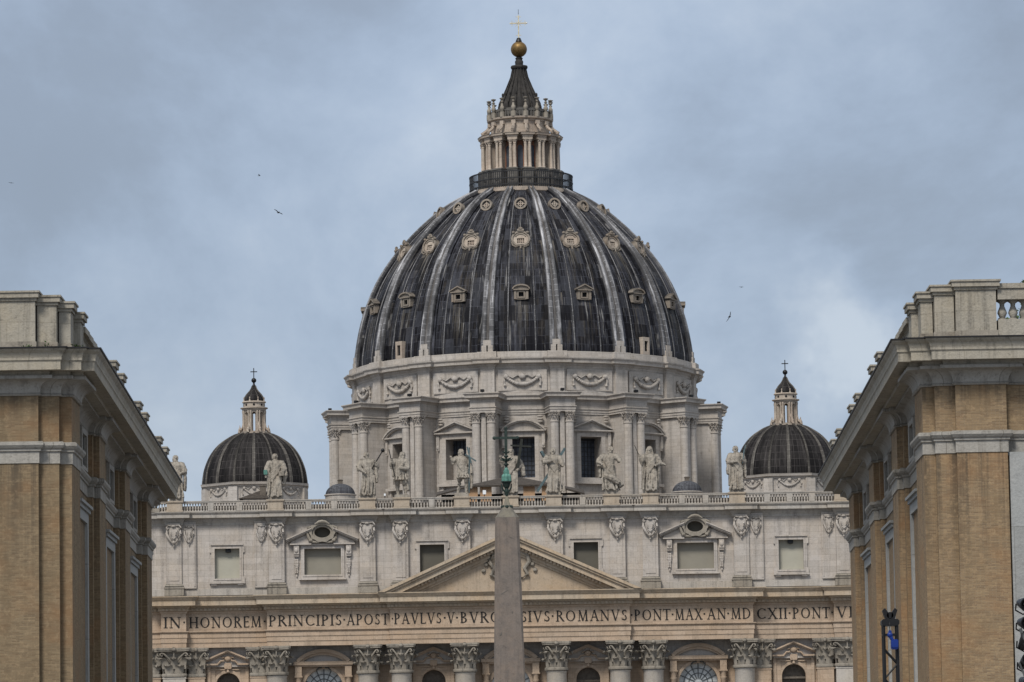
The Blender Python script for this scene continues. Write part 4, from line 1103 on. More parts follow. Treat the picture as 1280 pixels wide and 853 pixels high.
# attic of the drum
AR = ring_path(26.95, 27.5, 1.1)
m = MB(); m.sweep(AR, [(.12, 76.4), (.12, 77.1), (0, 77.15), (0, 80.9)], closed=True); m.build('attic', M_DRUM, DOME)
m = MB(); m.sweep(AR, [(0, 80.75), (.06, 80.9), (.12, 81.15), (.3, 81.3), (.34, 81.52), (.95, 81.62), (.98, 81.98), (1.18, 82.25), (1.2, 82.4), (.42, 82.55), (.40, 83.45), (-1.5, 83.55)], closed=True)
m.build('attic_cornice', M_DRUM, DOME)
for k, a in enumerate(BAY_A):
    if not facing(a, -.1): continue
    m = MB(RZ(a)); y = -26.95 + .03
    m.prism(rect(-3.75, 3.75, 77.4, 80.65), y - .03, y + .6)
    f = m.build('attic_panel', M_DRUM, DOME)
    g = MB(RZ(a)); garland(g, 5.0, 1.1, 79.5, y - .2, .34, 17, k)
    g.build('festoon', M_DRUM, f)
    if k == 1 or k == 14:
        g = MB(RZ(a)); sx = -4.0 if k == 14 else -1000
        if sx > -100: g.box(3.95, 4.5, y - .02, y + .3, 76.95 + .2, 78.0); g.build('vent', M_DARK, f)
M_DORM = stone('sooty_dormer_stone', (.255, .225, .19), (.05, .045, .04), (.235, .185, .14), joint=None, streak=.9, blotch=.8, fine=1.5)
# shell
OUT = [(27.1, 83.5), (27.0, 85.3), (26.28, 89.5), (25.2, 93.2), (23.43, 97.3), (20.98, 101.1), (17.95, 104.6), (14.74, 107.65), (11.55, 110.05), (8.4, 111.75)]
def crom(P, n):
    P = [Vector(p) for p in P]; Q = [P[0] * 2 - P[1]] + P + [P[-1] * 2 - P[-2]]
    out = []
    for i in range(1, len(Q) - 2):
        for j in range(n):
            t = j / n; a, b, c, d = Q[i - 1], Q[i], Q[i + 1], Q[i + 2]
            out.append(.5 * (2 * b + (c - a) * t + (2 * a - 5 * b + 4 * c - d) * t * t + (3 * b - a - 3 * c + d) * t ** 3))
    out.append(P[-1]); return out
MER = crom(OUT, 5)
def mer_normals(L):
    N = []
    for i in range(len(L)):
        d = (L[min(i + 1, len(L) - 1)] - L[max(i - 1, 0)]).normalized(); N.append(Vector((d.y, -d.x)))
    return N
MN = mer_normals(MER)
SH = [p - n * .55 for p, n in zip(MER, MN)]
SH[0] = Vector((26.55, 83.4))
m = MB(); m.lathe([tuple(p) for p in SH], 192, caps=False, uscale=26.5); m.build('shell', M_LEAD, DOME)
def rib_mb(a, L, N, w0, w1, sec, wpow=1.0):
    """section sec = [(x in widths, out)], swept up the meridian L"""
    m = MB(RZ(a)); v, fs, uv = [], [], []
    n, k = len(L), len(sec); acc = [0.]
    for i in range(1, n): acc.append(acc[-1] + (L[i] - L[i - 1]).length)
    for i in range(n):
        t = acc[i] / acc[-1]; w = w0 + (w1 - w0) * t ** wpow
        for (x, o) in sec:
            q = L[i] + N[i] * o; v.append((x * w, -q.x, q.y))
    for i in range(n - 1):
        for j in range(k - 1):
            fs.append((i * k + j, i * k + j + 1, (i + 1) * k + j + 1, (i + 1) * k + j))
            ua, ub = sec[j][0] + round(a * 9) * 5, sec[j + 1][0] + round(a * 9) * 5
            uv.append([(ua, acc[i]), (ub, acc[i]), (ub, acc[i + 1]), (ua, acc[i + 1])])
    m.add(v, fs, uv, True)
    return m
RSEC = [(-.52, -.62), (-.5, -.05), (-.42, .12), (-.30, .17), (-.18, .10), (-.10, -.12), (.10, -.12), (.18, .10), (.30, .17), (.42, .12), (.5, -.05), (.52, -.62)]
FSEC = [(-.5, -.62), (-.5, -.32), (.5, -.32), (.5, -.62)]
for a in PIER_A:
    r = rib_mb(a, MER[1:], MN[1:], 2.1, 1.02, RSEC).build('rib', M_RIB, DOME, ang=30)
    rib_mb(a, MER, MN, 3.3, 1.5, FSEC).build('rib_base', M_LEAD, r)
    b = MB(RZ(a))
    for s in (-.5, .5): b.boxb(s - .38, s + .38, -27.4, -26.4, 83.45, 84.45, .06)
    b.boxb(-.62, .62, -27.33, -26.4, 84.46, 85.3, .06)
    b.build('rib_foot', M_DRUM, r)
SEC2 = [(-.5, -.62), (-.5, -.46), (0, -.38), (.5, -.46), (.5, -.62)]
for a in BAY_A:
    for s in (-1, 1):
        rib_mb(a + s * BA * .205, MER[:-3], MN[:-3], .2, .12, SEC2).build('standing_seam', M_RIB, DOME)
def shell_r(z):
    for p, q in zip(SH, SH[1:]):
        if p.y <= z <= q.y: return p.x + (q.x - p.x) * (z - p.y) / (q.y - p.y)
    return SH[-1].x
for k, a in enumerate(BAY_A):
    if not facing(a, -.3): continue
    # lowest tier: small pedimented windows
    zc = 92.55; r = shell_r(zc - .9)
    m = MB(RZ(a)); yf, yb = -r - .3, -r + .35
    def cheeks(M, pts_, y0, y1):
        c_ = MB(M); c_.prism(pts_, y0, y1); return c_
    m.prism(rect(-.98, .98, zc - 1.0, zc + .62), yf, yb, [rect(-.44, .44, zc - .52, zc + .28)])
    m.prism(rect(-.68, .68, zc - .75, zc + .5), yf - .1, yf + .05, [rect(-.44, .44, zc - .52, zc + .28)])
    for s in (-1, 1): m.boxb(s * 1.06 - .2, s * 1.06 + .2, yf - .12, yb, zc - .95, zc + .5, .04)
    m.box(-1.38, 1.38, yf - .3, yb, zc + .62, zc + .8)
    if k % 2:
        m.prism([(-1.45, zc + .81), (1.45, zc + .81), (0, zc + 1.6)], yf - .12, yb)
        for s in (-1, 1):
            q = [(s * 1.6, zc + .8), (s * 1.6, zc + .98), (0, zc + 1.82), (0, zc + 1.6)]
            m.prism(q if s < 0 else q[::-1], yf - .38, yb)
    else:
        m.prism([(-1.4, zc + .81), (1.4, zc + .81)] + arcpts(0, zc + .81, 1.4, .62, .05, PI - .05, 14), yf - .12, yb)
        m.ringp(arcpts(0, zc + .8, 1.58, .88, 0, PI, 16), arcpts(0, zc + .8, 1.36, .62, 0, PI, 16), yf - .38, yb)
    DS = Matrix.Translation((0, 0, zc)) @ Matrix.Diagonal((.88, 1, .88, 1)) @ Matrix.Translation((0, 0, -zc))
    TD = RZ(a) @ DS @ RZ(-a)
    m.V = [tuple(TD @ Vector(v_)) for v_ in m.V]
    d = m.build('dormer', M_DORM, DOME)
    cheeks(RZ(a) @ DS, [(-1.2, zc - 1.0), (1.2, zc - 1.0), (1.2, zc + .8), (0, zc + 1.55), (-1.2, zc + .8)], yb + .005, -r + 2.2).build('cheek', M_LEAD, d)
    g = MB(RZ(a) @ DS); g.box(-.44, .44, yf + .3, yf + .4, zc - .52, zc + .28); g.build('pane', M_DARK, d)
    # middle tier: shell-shaped windows with a crest and scrolls, leaning back on the shell
    zc = 101.75; r = shell_r(zc) + .35
    TM = RZ(a) @ Matrix.Translation((0, -r, zc)) @ Matrix.Rotation(-math.radians(14), 4, 'X') @ Matrix.Translation((0, r, -zc))
    TM = TM @ Matrix.Translation((0, 0, zc)) @ Matrix.Diagonal((.95, 1, .97, 1)) @ Matrix.Translation((0, 0, -zc))
    m = MB(TM); yf, yb = -r - .15, -r + .35
    oo = arcpts(0, zc, 1.55, 1.35, 0, 2 * PI, 32); ii = arcpts(0, zc, 1.25, 1.08, 0, 2 * PI, 32)
    m.ringp(oo, ii, yf - .15, yb + .5)
    nd_ = MB(TM); nd_.prism(ii[:-1], yf + .06, yb + .4, [rect(-.58, .58, zc - .72, zc + .12)])
    m.ringp(arcpts(0, zc + .35, .9, .62, .1, PI - .1, 14), arcpts(0, zc + .35, .72, .42, .1, PI - .1, 14), yf - .06, yf + .07)
    m.boxb(-.55, .55, yf - .3, yb, zc + 1.28, zc + 1.6, .06); m.ell((0, yf - .2, zc + 1.68), (.4, .25, .28), 8, 5)
    for s in (-1, 1):
        m.ell((s * 1.15, yf - .15, zc + 1.05), (.28, .25, .25), 7, 5)
        m.tube([(s * 1.45, yf - .1, zc - .55), (s * 1.3, yf - .2, zc - 1.15), (s * .7, yf - .25, zc - 1.5), (s * .2, yf - .2, zc - 1.25), (s * .55, yf - .2, zc - 1.1)], [.14, .16, .16, .13, .1], 6)
    m.tube([(0, yf - .15, zc - 1.2), (0, yf - .3, zc - 1.8)], [.2, .1], 6)
    d = m.build('shell_dormer', M_DORM, DOME); nd_.build('niche', M_LANT, d)
    cheeks(TM, [(x * .96, zc + (z - zc) * .96) for x, z in oo[:-1]], yb + .505, -r + 2.6).build('cheek', M_LEAD, d)
    g = MB(TM); g.box(-.58, .58, yf + .30, yf + .38, zc - .72, zc + .12); g.build('pane', M_DARK, d)
    g = MB(TM)
    for x in (-.3, 0, .3): g.box(x - .05, x + .05, yf + .16, yf + .22, zc - .72, zc + .12)
    for z in (-.45, -.18): g.box(-.58, .58, yf + .17, yf + .23, zc + z - .05, zc + z + .05)
    g.build('glazing_bars', M_LANT, d)
    # top tier: round windows, leaning back
    zc = 108.2; r = shell_r(zc) + .75
    TM = RZ(a) @ Matrix.Translation((0, -r, zc)) @ Matrix.Rotation(-math.radians(14), 4, 'X') @ Matrix.Translation((0, r, -zc))
    m = MB(TM); yf, yb = -r - .12, -r + .5
    m.ringp(arcpts(0, zc, .98, .98, 0, 2 * PI, 28), arcpts(0, zc, .70, .70, 0, 2 * PI, 28), yf - .12, yb)
    d = m.build('round_dormer', M_DORM, DOME)
    cheeks(TM, arcpts(0, zc, .94, .94, 0, 2 * PI, 28)[:-1], yb + .005, -r + 2.4).build('cheek', M_LEAD, d)
    g = MB(TM); g.prism(arcpts(0, zc, .70, .70, 0, 2 * PI, 28)[:-1], yf + .2, yf + .4); g.build('pane', M_DARKST, d)
    g = MB(TM); g.box(-.05, .05, yf + .05, yf + .12, zc - .68, zc + .68); g.box(-.68, .68, yf + .06, yf + .13, zc - .05, zc + .05); g.ringp(arcpts(0, zc, .4, .4, 0, 2 * PI, 20), arcpts(0, zc, .3, .3, 0, 2 * PI, 20), yf + .07, yf + .14)
    g.build('glazing_bars', M_LANT, d)
    if k in (2, 14):
        m = MB(RZ(a)); m.prism(rect(-.72, .72, 83.5, 86.2), -27.15, -25.2, [rect(-.36, .36, 84.0, 85.6)])
        d = m.build('roof_hatch', M_LANT, DOME)
        g = MB(RZ(a)); g.box(-.36, .36, -26.9, -26.8, 84.0, 85.6); g.build('opening', M_DARK, d)
# lantern
lan = MB()
lan.lathe([(8.0, 110.6), (8.35, 110.9), (8.45, 111.15), (8.55, 111.2), (8.55, 111.6), (8.3, 111.75), (8.2, 111.9), (4.6, 111.95)], 64, caps=False)
LAN = lan.build('lantern', M_LANT, DOME)
m = MB()
for k in range(150):
    a = 2 * PI * k / 150; m.M = RZ(a); m.box(-.06, .06, -8.25, -8.17, 111.85, 114.3)
m.M = None
for z in (112.2, 113.2, 114.3): m.lathe([(8.08, z), (8.3, z), (8.3, z + .16), (8.08, z + .16), (8.08, z)], 64, caps=False, smooth=False)
m.build('railing', M_IRON, LAN)
m = MB()
m.lathe([(4.55, 111.9), (4.55, 120.0)], 48, caps=False)
m.build('core', M_LRED, LAN)
m = MB()
for a in PIER_A:
    m.M = RZ(a)
    m.boxb(-.85, .85, -6.75, -4.4, 111.9, 114.9, .05); m.box(-.95, .95, -6.85, -4.4, 114.9, 115.15); m.box(-.93, .93, -6.83, -4.4, 111.9, 112.3)
    m.ell((-.0, -6.75, 113.6), (.5, .12, .5), 8, 5)
m.build('pedestals', M_DARKST, LAN)
m = MB()
for a in PIER_A:
    m.M = RZ(a); m.boxb(-.3, .3, -5.9, -4.4, 115.15, 119.7, .03); m.box(-.36, .36, -5.2, -4.4, 115.15, 119.7)
m.build('piers', M_LANT, LAN)
cb = MB(); cb.lathe([(.32, 115.15), (.32, 115.35), (.26, 115.45), (.255, 117), (.22, 119.0), (.27, 119.05), (.24, 119.12), (.24, 119.4), (.36, 119.65), (.36, 119.75)], 12)
cb.boxb(-.36, .36, -.36, .36, 119.62, 119.76, .02)
for k in range(6):
    aa = 2 * PI * k / 6; cb.ell((.3 * math.sin(aa), -.3 * math.cos(aa), 119.45), (.1, .1, .14), 5, 4)
ME_LCOL = mesh_of(cb, 'column', M_LANT)
for a in PIER_A:
    if not facing(a): continue
    for s in (-1, 1):
        place('column', ME_LCOL, LAN, RZ(a) @ Vector((s * .34, -6.1, 0)), a)
m = MB(); m.sweep(ring_path(4.9, 6.35, .78, 3), [(-.3, 119.72), (0, 119.72), (0, 120.1), (.06, 120.12), (.06, 120.35), (.3, 120.45), (.34, 120.7), (.42, 120.78), (-.8, 121.0)], closed=True)
for a in PIER_A:
    m.M = RZ(a); m.box(-.77, .77, -6.3, -4.4, 119.8, 120.75)
m.build('lantern_entablature', M_LANT, LAN)
for k, a in enumerate(BAY_A):
    if not facing(a): continue
    m = MB(RZ(a)); m.prism(arch_hole(0, .86, 119.0, 115.0), -4.72, -4.4)
    w = m.build('arched_window', M_GLASS, LAN)
    g = MB(RZ(a)); g.ringp(arcpts(0, 118.57, .6, .6, 0, PI, 12), arcpts(0, 118.57, .44, .44, 0, PI, 12), -4.82, -4.4)
    for s in (-1, 1): g.box(s * .52 - .08, s * .52 + .08, -4.82, -4.4, 112, 118.57)
    g.build('window_frame', M_LRED, w)
m = MB()
m.lathe([(4.95, 120.8), (4.95, 121.2), (4.7, 121.3), (4.65, 122.9), (4.8, 123.0), (4.85, 123.2), (5.25, 123.35), (5.3, 123.6), (3.5, 123.7)], 64, caps=False)
for a in PIER_A:
    m.M = RZ(a)
    m.boxb(-.34, .34, -5.25, -4.4, 122.4, 123.0, .05)
    m.tube([(0, -6.1, 121.0), (0, -6.2, 121.35), (0, -5.85, 121.55), (0, -5.35, 121.9), (0, -5.1, 122.3), (0, -5.05, 122.6)], [.2, .27, .26, .27, .26, .22], 8)
    m.ell((0, -6.05, 121.25), (.3, .28, .28), 8, 6)
m.build('scroll_ring', M_LANT, LAN)
m = MB()
m.lathe([(4.0, 123.6), (4.0, 124.9), (4.15, 124.95), (4.15, 125.2), (3.4, 125.3)], 48, caps=False)
for k in range(64):
    a = 2 * PI * k / 64; m.M = RZ(a); m.box(-.09, .09, -4.75, -4.6, 123.65, 124.7)
m.M = None
m.lathe([(4.55, 124.65), (4.8, 124.65), (4.8, 124.85), (4.55, 124.85), (4.55, 124.65)], 48, caps=False, smooth=False)
m.build('spire_base', M_DARKST, LAN)
cb = MB(); cb.lathe([(.42, 123.6), (.42, 124.4), (.3, 124.5), (.2, 124.6), (.36, 124.9), (.36, 125.2), (.2, 125.45), (.16, 125.9), (.3, 126.0), (.18, 126.1), (.14, 126.35), (.4, 126.55), (.42, 126.65), (.1, 126.75)], 10)
ME_CAND = mesh_of(cb, 'candelabrum', M_CAP)
for a in PIER_A:
    if facing(a, -.6): place('candelabrum', ME_CAND, LAN, RZ(a) @ Vector((0, -5.0, 0)), a)
m = MB()
m.lathe([(3.4, 125.2), (3.35, 125.9), (3.2, 126.3), (2.62, 127.5), (2.05, 128.8), (1.6, 129.8), (1.32, 130.6), (1.1, 131.6), (1.05, 132.0)], 96, caps=False, mod=lambda a, i: 1 + .045 * math.cos(16 * a))
m.lathe([(1.05, 131.95), (1.3, 132.05), (1.38, 132.3), (1.3, 132.5), (.8, 132.6), (.62, 132.7), (.68, 133.2), (.5, 133.5), (.62, 133.75), (.35, 134.0)], 20)
for k in range(16):
    m.M = RZ(PIER_A[k]); m.tube([(0, -3.45, 125.3), (0, -3.3, 126.3), (0, -2.72, 127.5), (0, -2.15, 128.8), (0, -1.42, 130.6), (0, -1.12, 132)], [.16, .14, .12, .1, .08, .07], 6)
    m.ell((0, -2.75, 127.75), (.16, .2, .28), 6, 4)
m.build('spire', M_SPIRE, LAN)
m = MB(); m.lathe([(1.27 * math.cos(t), 135.2 + 1.27 * math.sin(t)) for t in [-PI / 2 + PI * i / 20 for i in range(1, 20)]], 40)
for k in range(8):
    a = 2 * PI * k / 8
    m.tube([(1.28 * math.cos(t) * math.sin(a), -1.28 * math.cos(t) * math.cos(a), 135.2 + 1.28 * math.sin(t)) for t in [-PI / 2 + PI * i / 14 for i in range(1, 14)]], .025, 5)
m.build('ball', M_GOLD, LAN)
m = MB(); m.lathe([(.32, 136.3), (.52, 136.45), (.42, 136.75), (.3, 136.95), (.34, 137.0), (.12, 137.1)], 14); m.build('knop', M_BLACK, LAN)
m = MB()
m.bar((0, 0, 137), (0, 0, 140.75), .20); m.bar((-1.25, 0, 139.45), (1.25, 0, 139.45), .20)
for x, z, dx, dz in ((-1.05, 139.45, 0, .42), (1.05, 139.45, 0, .42), (0, 140.5, .42, 0), (0, 137.5, .42, 0)): m.bar((x - dx, 0, z - dz), (x + dx, 0, z + dz), .09)
for x, z in ((-1.3, 139.45), (1.3, 139.45)): m.ell((x, 0, z), (.14, .12, .12), 7, 5)
for s in (-1, 1):
    for q in (-1, 1): m.bar((0, 0, 139.45), (s * .5, 0, 139.45 + q * .5), .06)
c = m.build('cross', M_CROSSG, LAN)
m = MB(); m.tube([(0, 0, 140.9), (0, 0, 141.75)], [.05, .03], 5); m.build('lightning_rod', M_IRON, c)

# ------------------------------------------------------------------ two small domes
def small_dome(x, dz, label, rz):
    t = thing('small_dome', label, 'dome', (x, 700, dz), 'small domes either side of the great dome', rz)
    oct_ = [(8.05 * math.sin(a), -8.05 * math.cos(a)) for a in [(k + .5) * PI / 4 for k in range(8)]]
    m = MB(); m.sweep(oct_, [(0, 45), (0, 61.1)], closed=True)
    for k in range(8):
        m.M = RZ((k + .5) * PI / 4); m.boxb(-.7, .7, -8.25, -7.4, 45, 61.1, .04)
    d = m.build('drum', M_DRUM, t)
    m = MB()
    for k in range(8):
        m.M = RZ(k * PI / 4); garland(m, 2.9, .75, 60.75, -7.5, .2, 14, k)
        for s in (-1, 1): m.box(s * 2.1 - .04, s * 2.1 + .04, -7.52, -7.4, 58.5, 61.0)
    m.build('festoons', M_DRUM, d)
    m = MB(); m.sweep(oct_, [(0, 60.95), (.1, 61.1), (.15, 61.3), (.45, 61.4), (.5, 61.62), (.55, 61.75), (-1.2, 61.95)], closed=True); m.build('drum_cornice', M_DRUM, t)
    prof = crom([(7.7, 61.75), (7.68, 62.5), (7.35, 64.3), (6.5, 66.3), (5.2, 67.9), (3.5, 69.05), (2.3, 69.5)], 5)
    N = mer_normals(prof)
    m = MB(); m.lathe([tuple(p) for p in prof], 96, caps=False, uscale=7.6); m.build('shell', M_SLEAD, t)
    sec = [(-.5, -.1), (-.5, .06), (-.25, .16), (0, .08), (.25, .16), (.5, .06), (.5, -.1)]
    for k in range(16):
        rib_mb(k * PI / 8, prof, N, .62 if k % 2 == 0 else .36, .32 if k % 2 == 0 else .18, sec).build('rib', M_SRIB, t)
    l = MB(); l.lathe([(2.65, 69.1), (2.65, 69.35), (2.35, 69.5), (2.1, 69.75), (1.9, 69.85), (.4, 69.9)], 32, caps=False); L = l.build('lantern', M_LANT, t)
    m = MB()
    for k in range(8):
        m.M = RZ((k + .5) * PI / 4)
        m.boxb(-.30, .30, -1.62, -1.15, 69.8, 73.0, .03)
        for s in (-1, 1): m.lathe([(.14, 69.85), (.11, 70.0), (.095, 72.5), (.15, 72.7), (.15, 72.95)], 8, (s * .18, -1.72))
        m.tube([(0, -2.45, 69.6), (0, -2.35, 70.0), (0, -2.0, 70.2), (0, -1.8, 70.7), (0, -1.75, 71.2)], [.2, .24, .18, .15, .08], 7)
        m.ell((0, -2.3, 70.15), (.2, .2, .26), 7, 5); m.tube([(0, -2.3, 70.2), (0, -2.3, 70.75)], [.1, .04], 6)
        m.M = RZ(k * PI / 4)
        m.ringp([(-.42, 73.0)] + arcpts(0, 72.3, .42, .7, PI, 0, 8)[1:-1] + [(.42, 73.0)] if False else [(-.46, 73.0), (-.3, 73.0), (-.1, 73.0), (.1, 73.0), (.3, 73.0), (.46, 73.0)], [(-.4, 72.2), (-.28, 72.55), (-.1, 72.72), (.1, 72.72), (.28, 72.55), (.4, 72.2)], -1.6, -1.25)
    m.M = None
    m.build('piers', M_LANT, L)
    m = MB(); m.lathe([(1.3, 72.95), (1.75, 73.0), (1.8, 73.2), (2.05, 73.3), (2.05, 73.42), (1.6, 73.5), (1.6, 74.1), (1.8, 74.2), (1.75, 74.35), (.3, 74.4)], 32, caps=False)
    m.build('cornice', M_LANT, L)
    m = MB()
    for k in range(8):
        m.M = RZ(k * PI / 4); m.prism(arcpts(0, 73.8, .17, .17, 0, 2 * PI, 12)[:-1], -1.63, -1.4)
    m.build('round_openings', M_DARK, L)
    m = MB()
    for k in range(8):
        m.M = RZ((k + .5) * PI / 4); m.tube([(0, -1.62, 74.3), (0, -1.62, 74.75)], [.15, .05], 6); m.ell((0, -1.62, 74.85), (.1, .1, .14), 6, 4)
    m.build('finials', M_LANT, L)
    m = MB(); cp = crom([(1.55, 74.3), (1.5, 74.7), (1.15, 75.3), (.6, 75.9), (.3, 76.4), (.22, 76.7)], 4)
    m.lathe([tuple(p) for p in cp], 32, caps=False, uscale=1.5); m.build('cap', M_SLEAD, L)
    for k in range(8): rib_mb((k + .5) * PI / 4, cp, mer_normals(cp), .16, .08, sec).build('cap_rib', M_SRIB, L)
    m = MB(); m.lathe([(.25, 76.6), (.3, 76.75), (.18, 76.9), (.14, 77.1), (.12, 77.2)], 12); m.ell((0, 0, 77.55), (.38, .38, .38), 14, 9); m.build('ball', M_BLACK, L)
    m = MB(); m.bar((0, 0, 77.8), (0, 0, 79.4), .13); m.bar((-.5, 0, 78.85), (.5, 0, 78.85), .13); m.build('cross', M_BLACK, L)
    return t
small_dome(-38.6, 0, 'small dark ribbed dome with open lantern, left of the great dome', .04)
small_dome(40.65, -.05, 'small dark ribbed dome with open lantern, right of the great dome', -.02)

M_DBRZ = plain('near_black_bronze', (.022, .024, .020), .6, var=.4)
# ------------------------------------------------------------------ statues on the balustrade
tex = bpy.data.textures.new('drapery', 'CLOUDS'); tex.noise_scale = .28; tex.noise_depth = 3
def remeshed(mb_, name, mat, parent, voxel=.042, disp=.12):
    o = mb_.build(name + '_tmp', mat)
    md = o.modifiers.new('r', 'REMESH'); md.mode = 'VOXEL'; md.voxel_size = voxel
    sm = o.modifiers.new('s', 'SMOOTH'); sm.iterations = 2; sm.factor = .4
    if disp:
        dp = o.modifiers.new('d', 'DISPLACE'); dp.texture = tex; dp.strength = disp; dp.mid_level = .5; dp.texture_coords = 'LOCAL'
    bpy.context.view_layer.update()
    me = bpy.data.meshes.new_from_object(o.evaluated_get(bpy.context.evaluated_depsgraph_get()))
    old = o.data; bpy.data.objects.remove(o); bpy.data.meshes.remove(old)
    me.name = name
    me.polygons.foreach_set('use_smooth', [True] * len(me.polygons))
    me.materials.clear()
    return link(name, me, mat, parent)
def lerp(a, b, t): return a + (b - a) * t
def figure(p):
    """draped standing figure in metres; p: pose"""
    m = MB(); rnd = random.Random(p['seed'])
    H = p.get('H', 5.55); lean = p.get('lean', 0.); tw = p.get('turn', 0.)
    hip = p.get('hip', .12)
    ph1, ph2 = rnd.uniform(0, 6), rnd.uniform(0, 6)
    short = p.get('short', False)
    # (height fraction, half width, half depth, fold depth)
    rings = [(.0, .165, .135, .13), (.05, .158, .130, .13), (.15, .145, .12, .12), (.28, .135, .115, .10), (.40, .132, .112, .08), (.50, .132, .108, .06), (.60, .115, .092, .05), (.68, .122, .095, .04), (.76, .140, .098, .03), (.81, .142, .085, .02), (.835, .10, .07, .0), (.85, .055, .055, .0), (.885, .045, .048, 0)]
    wide = p.get('wide', 1.)
    def cx(f): return H * (lean * f + hip * .14 * math.sin(f * PI * 1.1))
    zlo = .36 if short else 0.
    vv, ff = [], []
    N = 44; use = [(lerp(zlo, 1, f) if short and f < .4 else f, a, b, c) for f, a, b, c in rings if not (short and f in (.05, .15, .28))]
    if short: use[0] = (.33, .15, .13, .10)
    for f, a, b, c in use:
        for k in range(N):
            t = 2 * PI * k / N
            fo = 1 + c * (.65 * math.sin(9 * t + ph1 + 5 * f) + .5 * math.sin(15 * t + ph2 - 7 * f) + .3 * math.sin(4 * t + ph2 + 9 * f))
            ww = wide if f < .8 else 1.
            vv.append((cx(f) + H * a * fo * ww * math.cos(t), H * b * fo * math.sin(t), H * f))
    for i in range(len(use) - 1):
        for k in range(N):
            k2 = (k + 1) % N; ff.append((i * N + k, i * N + k2, (i + 1) * N + k2, (i + 1) * N + k))
    ff.append(tuple(reversed(range(N)))); ff.append(tuple(range((len(use) - 1) * N, len(use) * N)))
    m.add(vv, ff)
    U = lambda x, y, z: (x * H + cx(z), y * H, z * H)
    if short:
        for s in (-1, 1):
            kx = s * .06 + (.03 if s > 0 else -.01)
            ky = -.03 if s * p.get('step', 1) > 0 else .03
            m.tube([U(s * .06, 0, .45), U(kx, ky - .03, .29), U(kx + s * .005, ky + .015, .22), U(kx + s * .01, ky + .02, .12), U(kx + s * .01, ky + .02, .03)], [.075 * H, .058 * H, .052 * H, .044 * H, .034 * H], 12)
            m.tube([U(kx + s * .01, ky + .05, .015), U(kx + s * .02, ky - .08, .012)], [.035 * H, .028 * H], 8)
    else:
        for s in (-1, 1): m.tube([U(s * .06, -.08, .02), U(s * .07, -.17, .012)], [.04 * H, .028 * H], 8)
        # one knee pressing through the robe
        s = p.get('step', 1); m.tube([U(s * .06, -.06, .46), U(s * .065, -.10, .30), U(s * .06, -.075, .08)], [.07 * H, .058 * H, .05 * H], 10)
    # diagonal mantle folds and hanging folds
    sd = p.get('sash', 1)
    for j in range(6):
        o = j * .022
        m.tube([U(-sd * .12, -.055, .80 - o), U(-sd * .06, -.105, .71 - o * 1.3), U(sd * .02, -.118, .63 - o * 1.6), U(sd * .09, -.105, .56 - o * 1.9), U(sd * .135, -.05, .53 - o * 2.0)], [.012 * H, .019 * H, .022 * H, .02 * H, .015 * H], 6)
    for j in range(p.get('hang', 6)):
        x = -.12 + .24 * j / 5 + rnd.uniform(-.02, .02); z0 = .50 - .04 * abs(j - 2.5) / 2.5 + rnd.uniform(-.05, .05)
        if short and z0 > .3: z1 = .34
        else: z1 = .02
        m.tube([U(x, -.105, z0), U(x * 1.05 + rnd.uniform(-.02, .02), -.125, (z0 + z1) / 2), U(x * 1.2, -.14, z1)], [.010 * H, .021 * H, .026 * H], 6)
    # cloak falling at one or both sides
    for s, z0, z1, out in p.get('cloak', []):
        for j in range(5):
            y = -.05 + .05 * j
            m.tube([U(s * .10, .02 + y * .3, .80), U(s * (.16 + out * .4), y * .7, .62), U(s * (.155 + out), y, lerp(z0, z1, .4) if False else .45 if z1 < .4 else z1 + .05), U(s * (.15 + out) + rnd.uniform(-.012, .012), y + .0, z1)], [.03 * H, .04 * H, .036 * H, .026 * H], 7)
    # arms
    for (s, el, ha, rs) in p['arms']:
        sh_ = (s * .135, .0, .785)
        m.tube([U(s * .09, 0, .80), U(*sh_), U(*[lerp(sh_[i], el[i], .5) for i in range(3)]), U(*el)], [.055 * H, .058 * H * rs, .056 * H * rs, .052 * H * rs], 10)
        mid = [lerp(el[i], ha[i], .5) for i in range(3)]
        m.tube([U(*el), U(*mid), U(*ha)], [.050 * H * rs, .044 * H * rs, .028 * H], 10)
        # sleeve drape below the forearm
        m.tube([U(*el), U(el[0], el[1], el[2] - .07 * rs)], [.05 * H, .03 * H], 8)
        d = Vector(ha) - Vector(el); d.normalize()
        side = d.cross(Vector((0, 1, 0))).normalized() if abs(d.y) < .9 else Vector((1, 0, 0))
        palm = Vector(ha) + d * .022
        m.tube([U(*ha), U(*palm), U(*(palm + d * .012))], [.024 * H, .030 * H, .026 * H], 8)
        for q, ln in ((-1.5, .030), (-.5, .038), (.5, .040), (1.5, .033)):
            b0 = palm + side * q * .0125 + d * .008
            b1 = b0 + d * ln * .6; b2 = b1 + d * ln * .25 + Vector((0, -.012, -.008))
            m.tube([U(*b0), U(*b1), U(*b2)], [.0075 * H, .007 * H, .006 * H], 6)
        b0 = Vector(ha) + side * .022; b1 = b0 + side * .02 + d * .022
        m.tube([U(*Vector(ha)), U(*b0), U(*b1)], [.011 * H, .009 * H, .007 * H], 6)
    # head with face, hair and beard
    hx, hy, hz = p.get('head', (0., -.01, .93))
    t = p.get('look', 0.)
    R = Matrix.Translation(Vector(U(hx, hy, hz))) @ Matrix.Rotation(t, 4, 'Z') @ Matrix.Rotation(p.get('nod', 0.), 4, 'X') @ Matrix.Rotation(p.get('tilt', 0.), 4, 'Y')
    m.M = R; k = H / 1.0
    m.ell((0, 0, 0), (.047 * k, .056 * k, .062 * k), 16, 12)
    m.ell((0, -.012 * k, -.035 * k), (.036 * k, .042 * k, .038 * k), 12, 8)
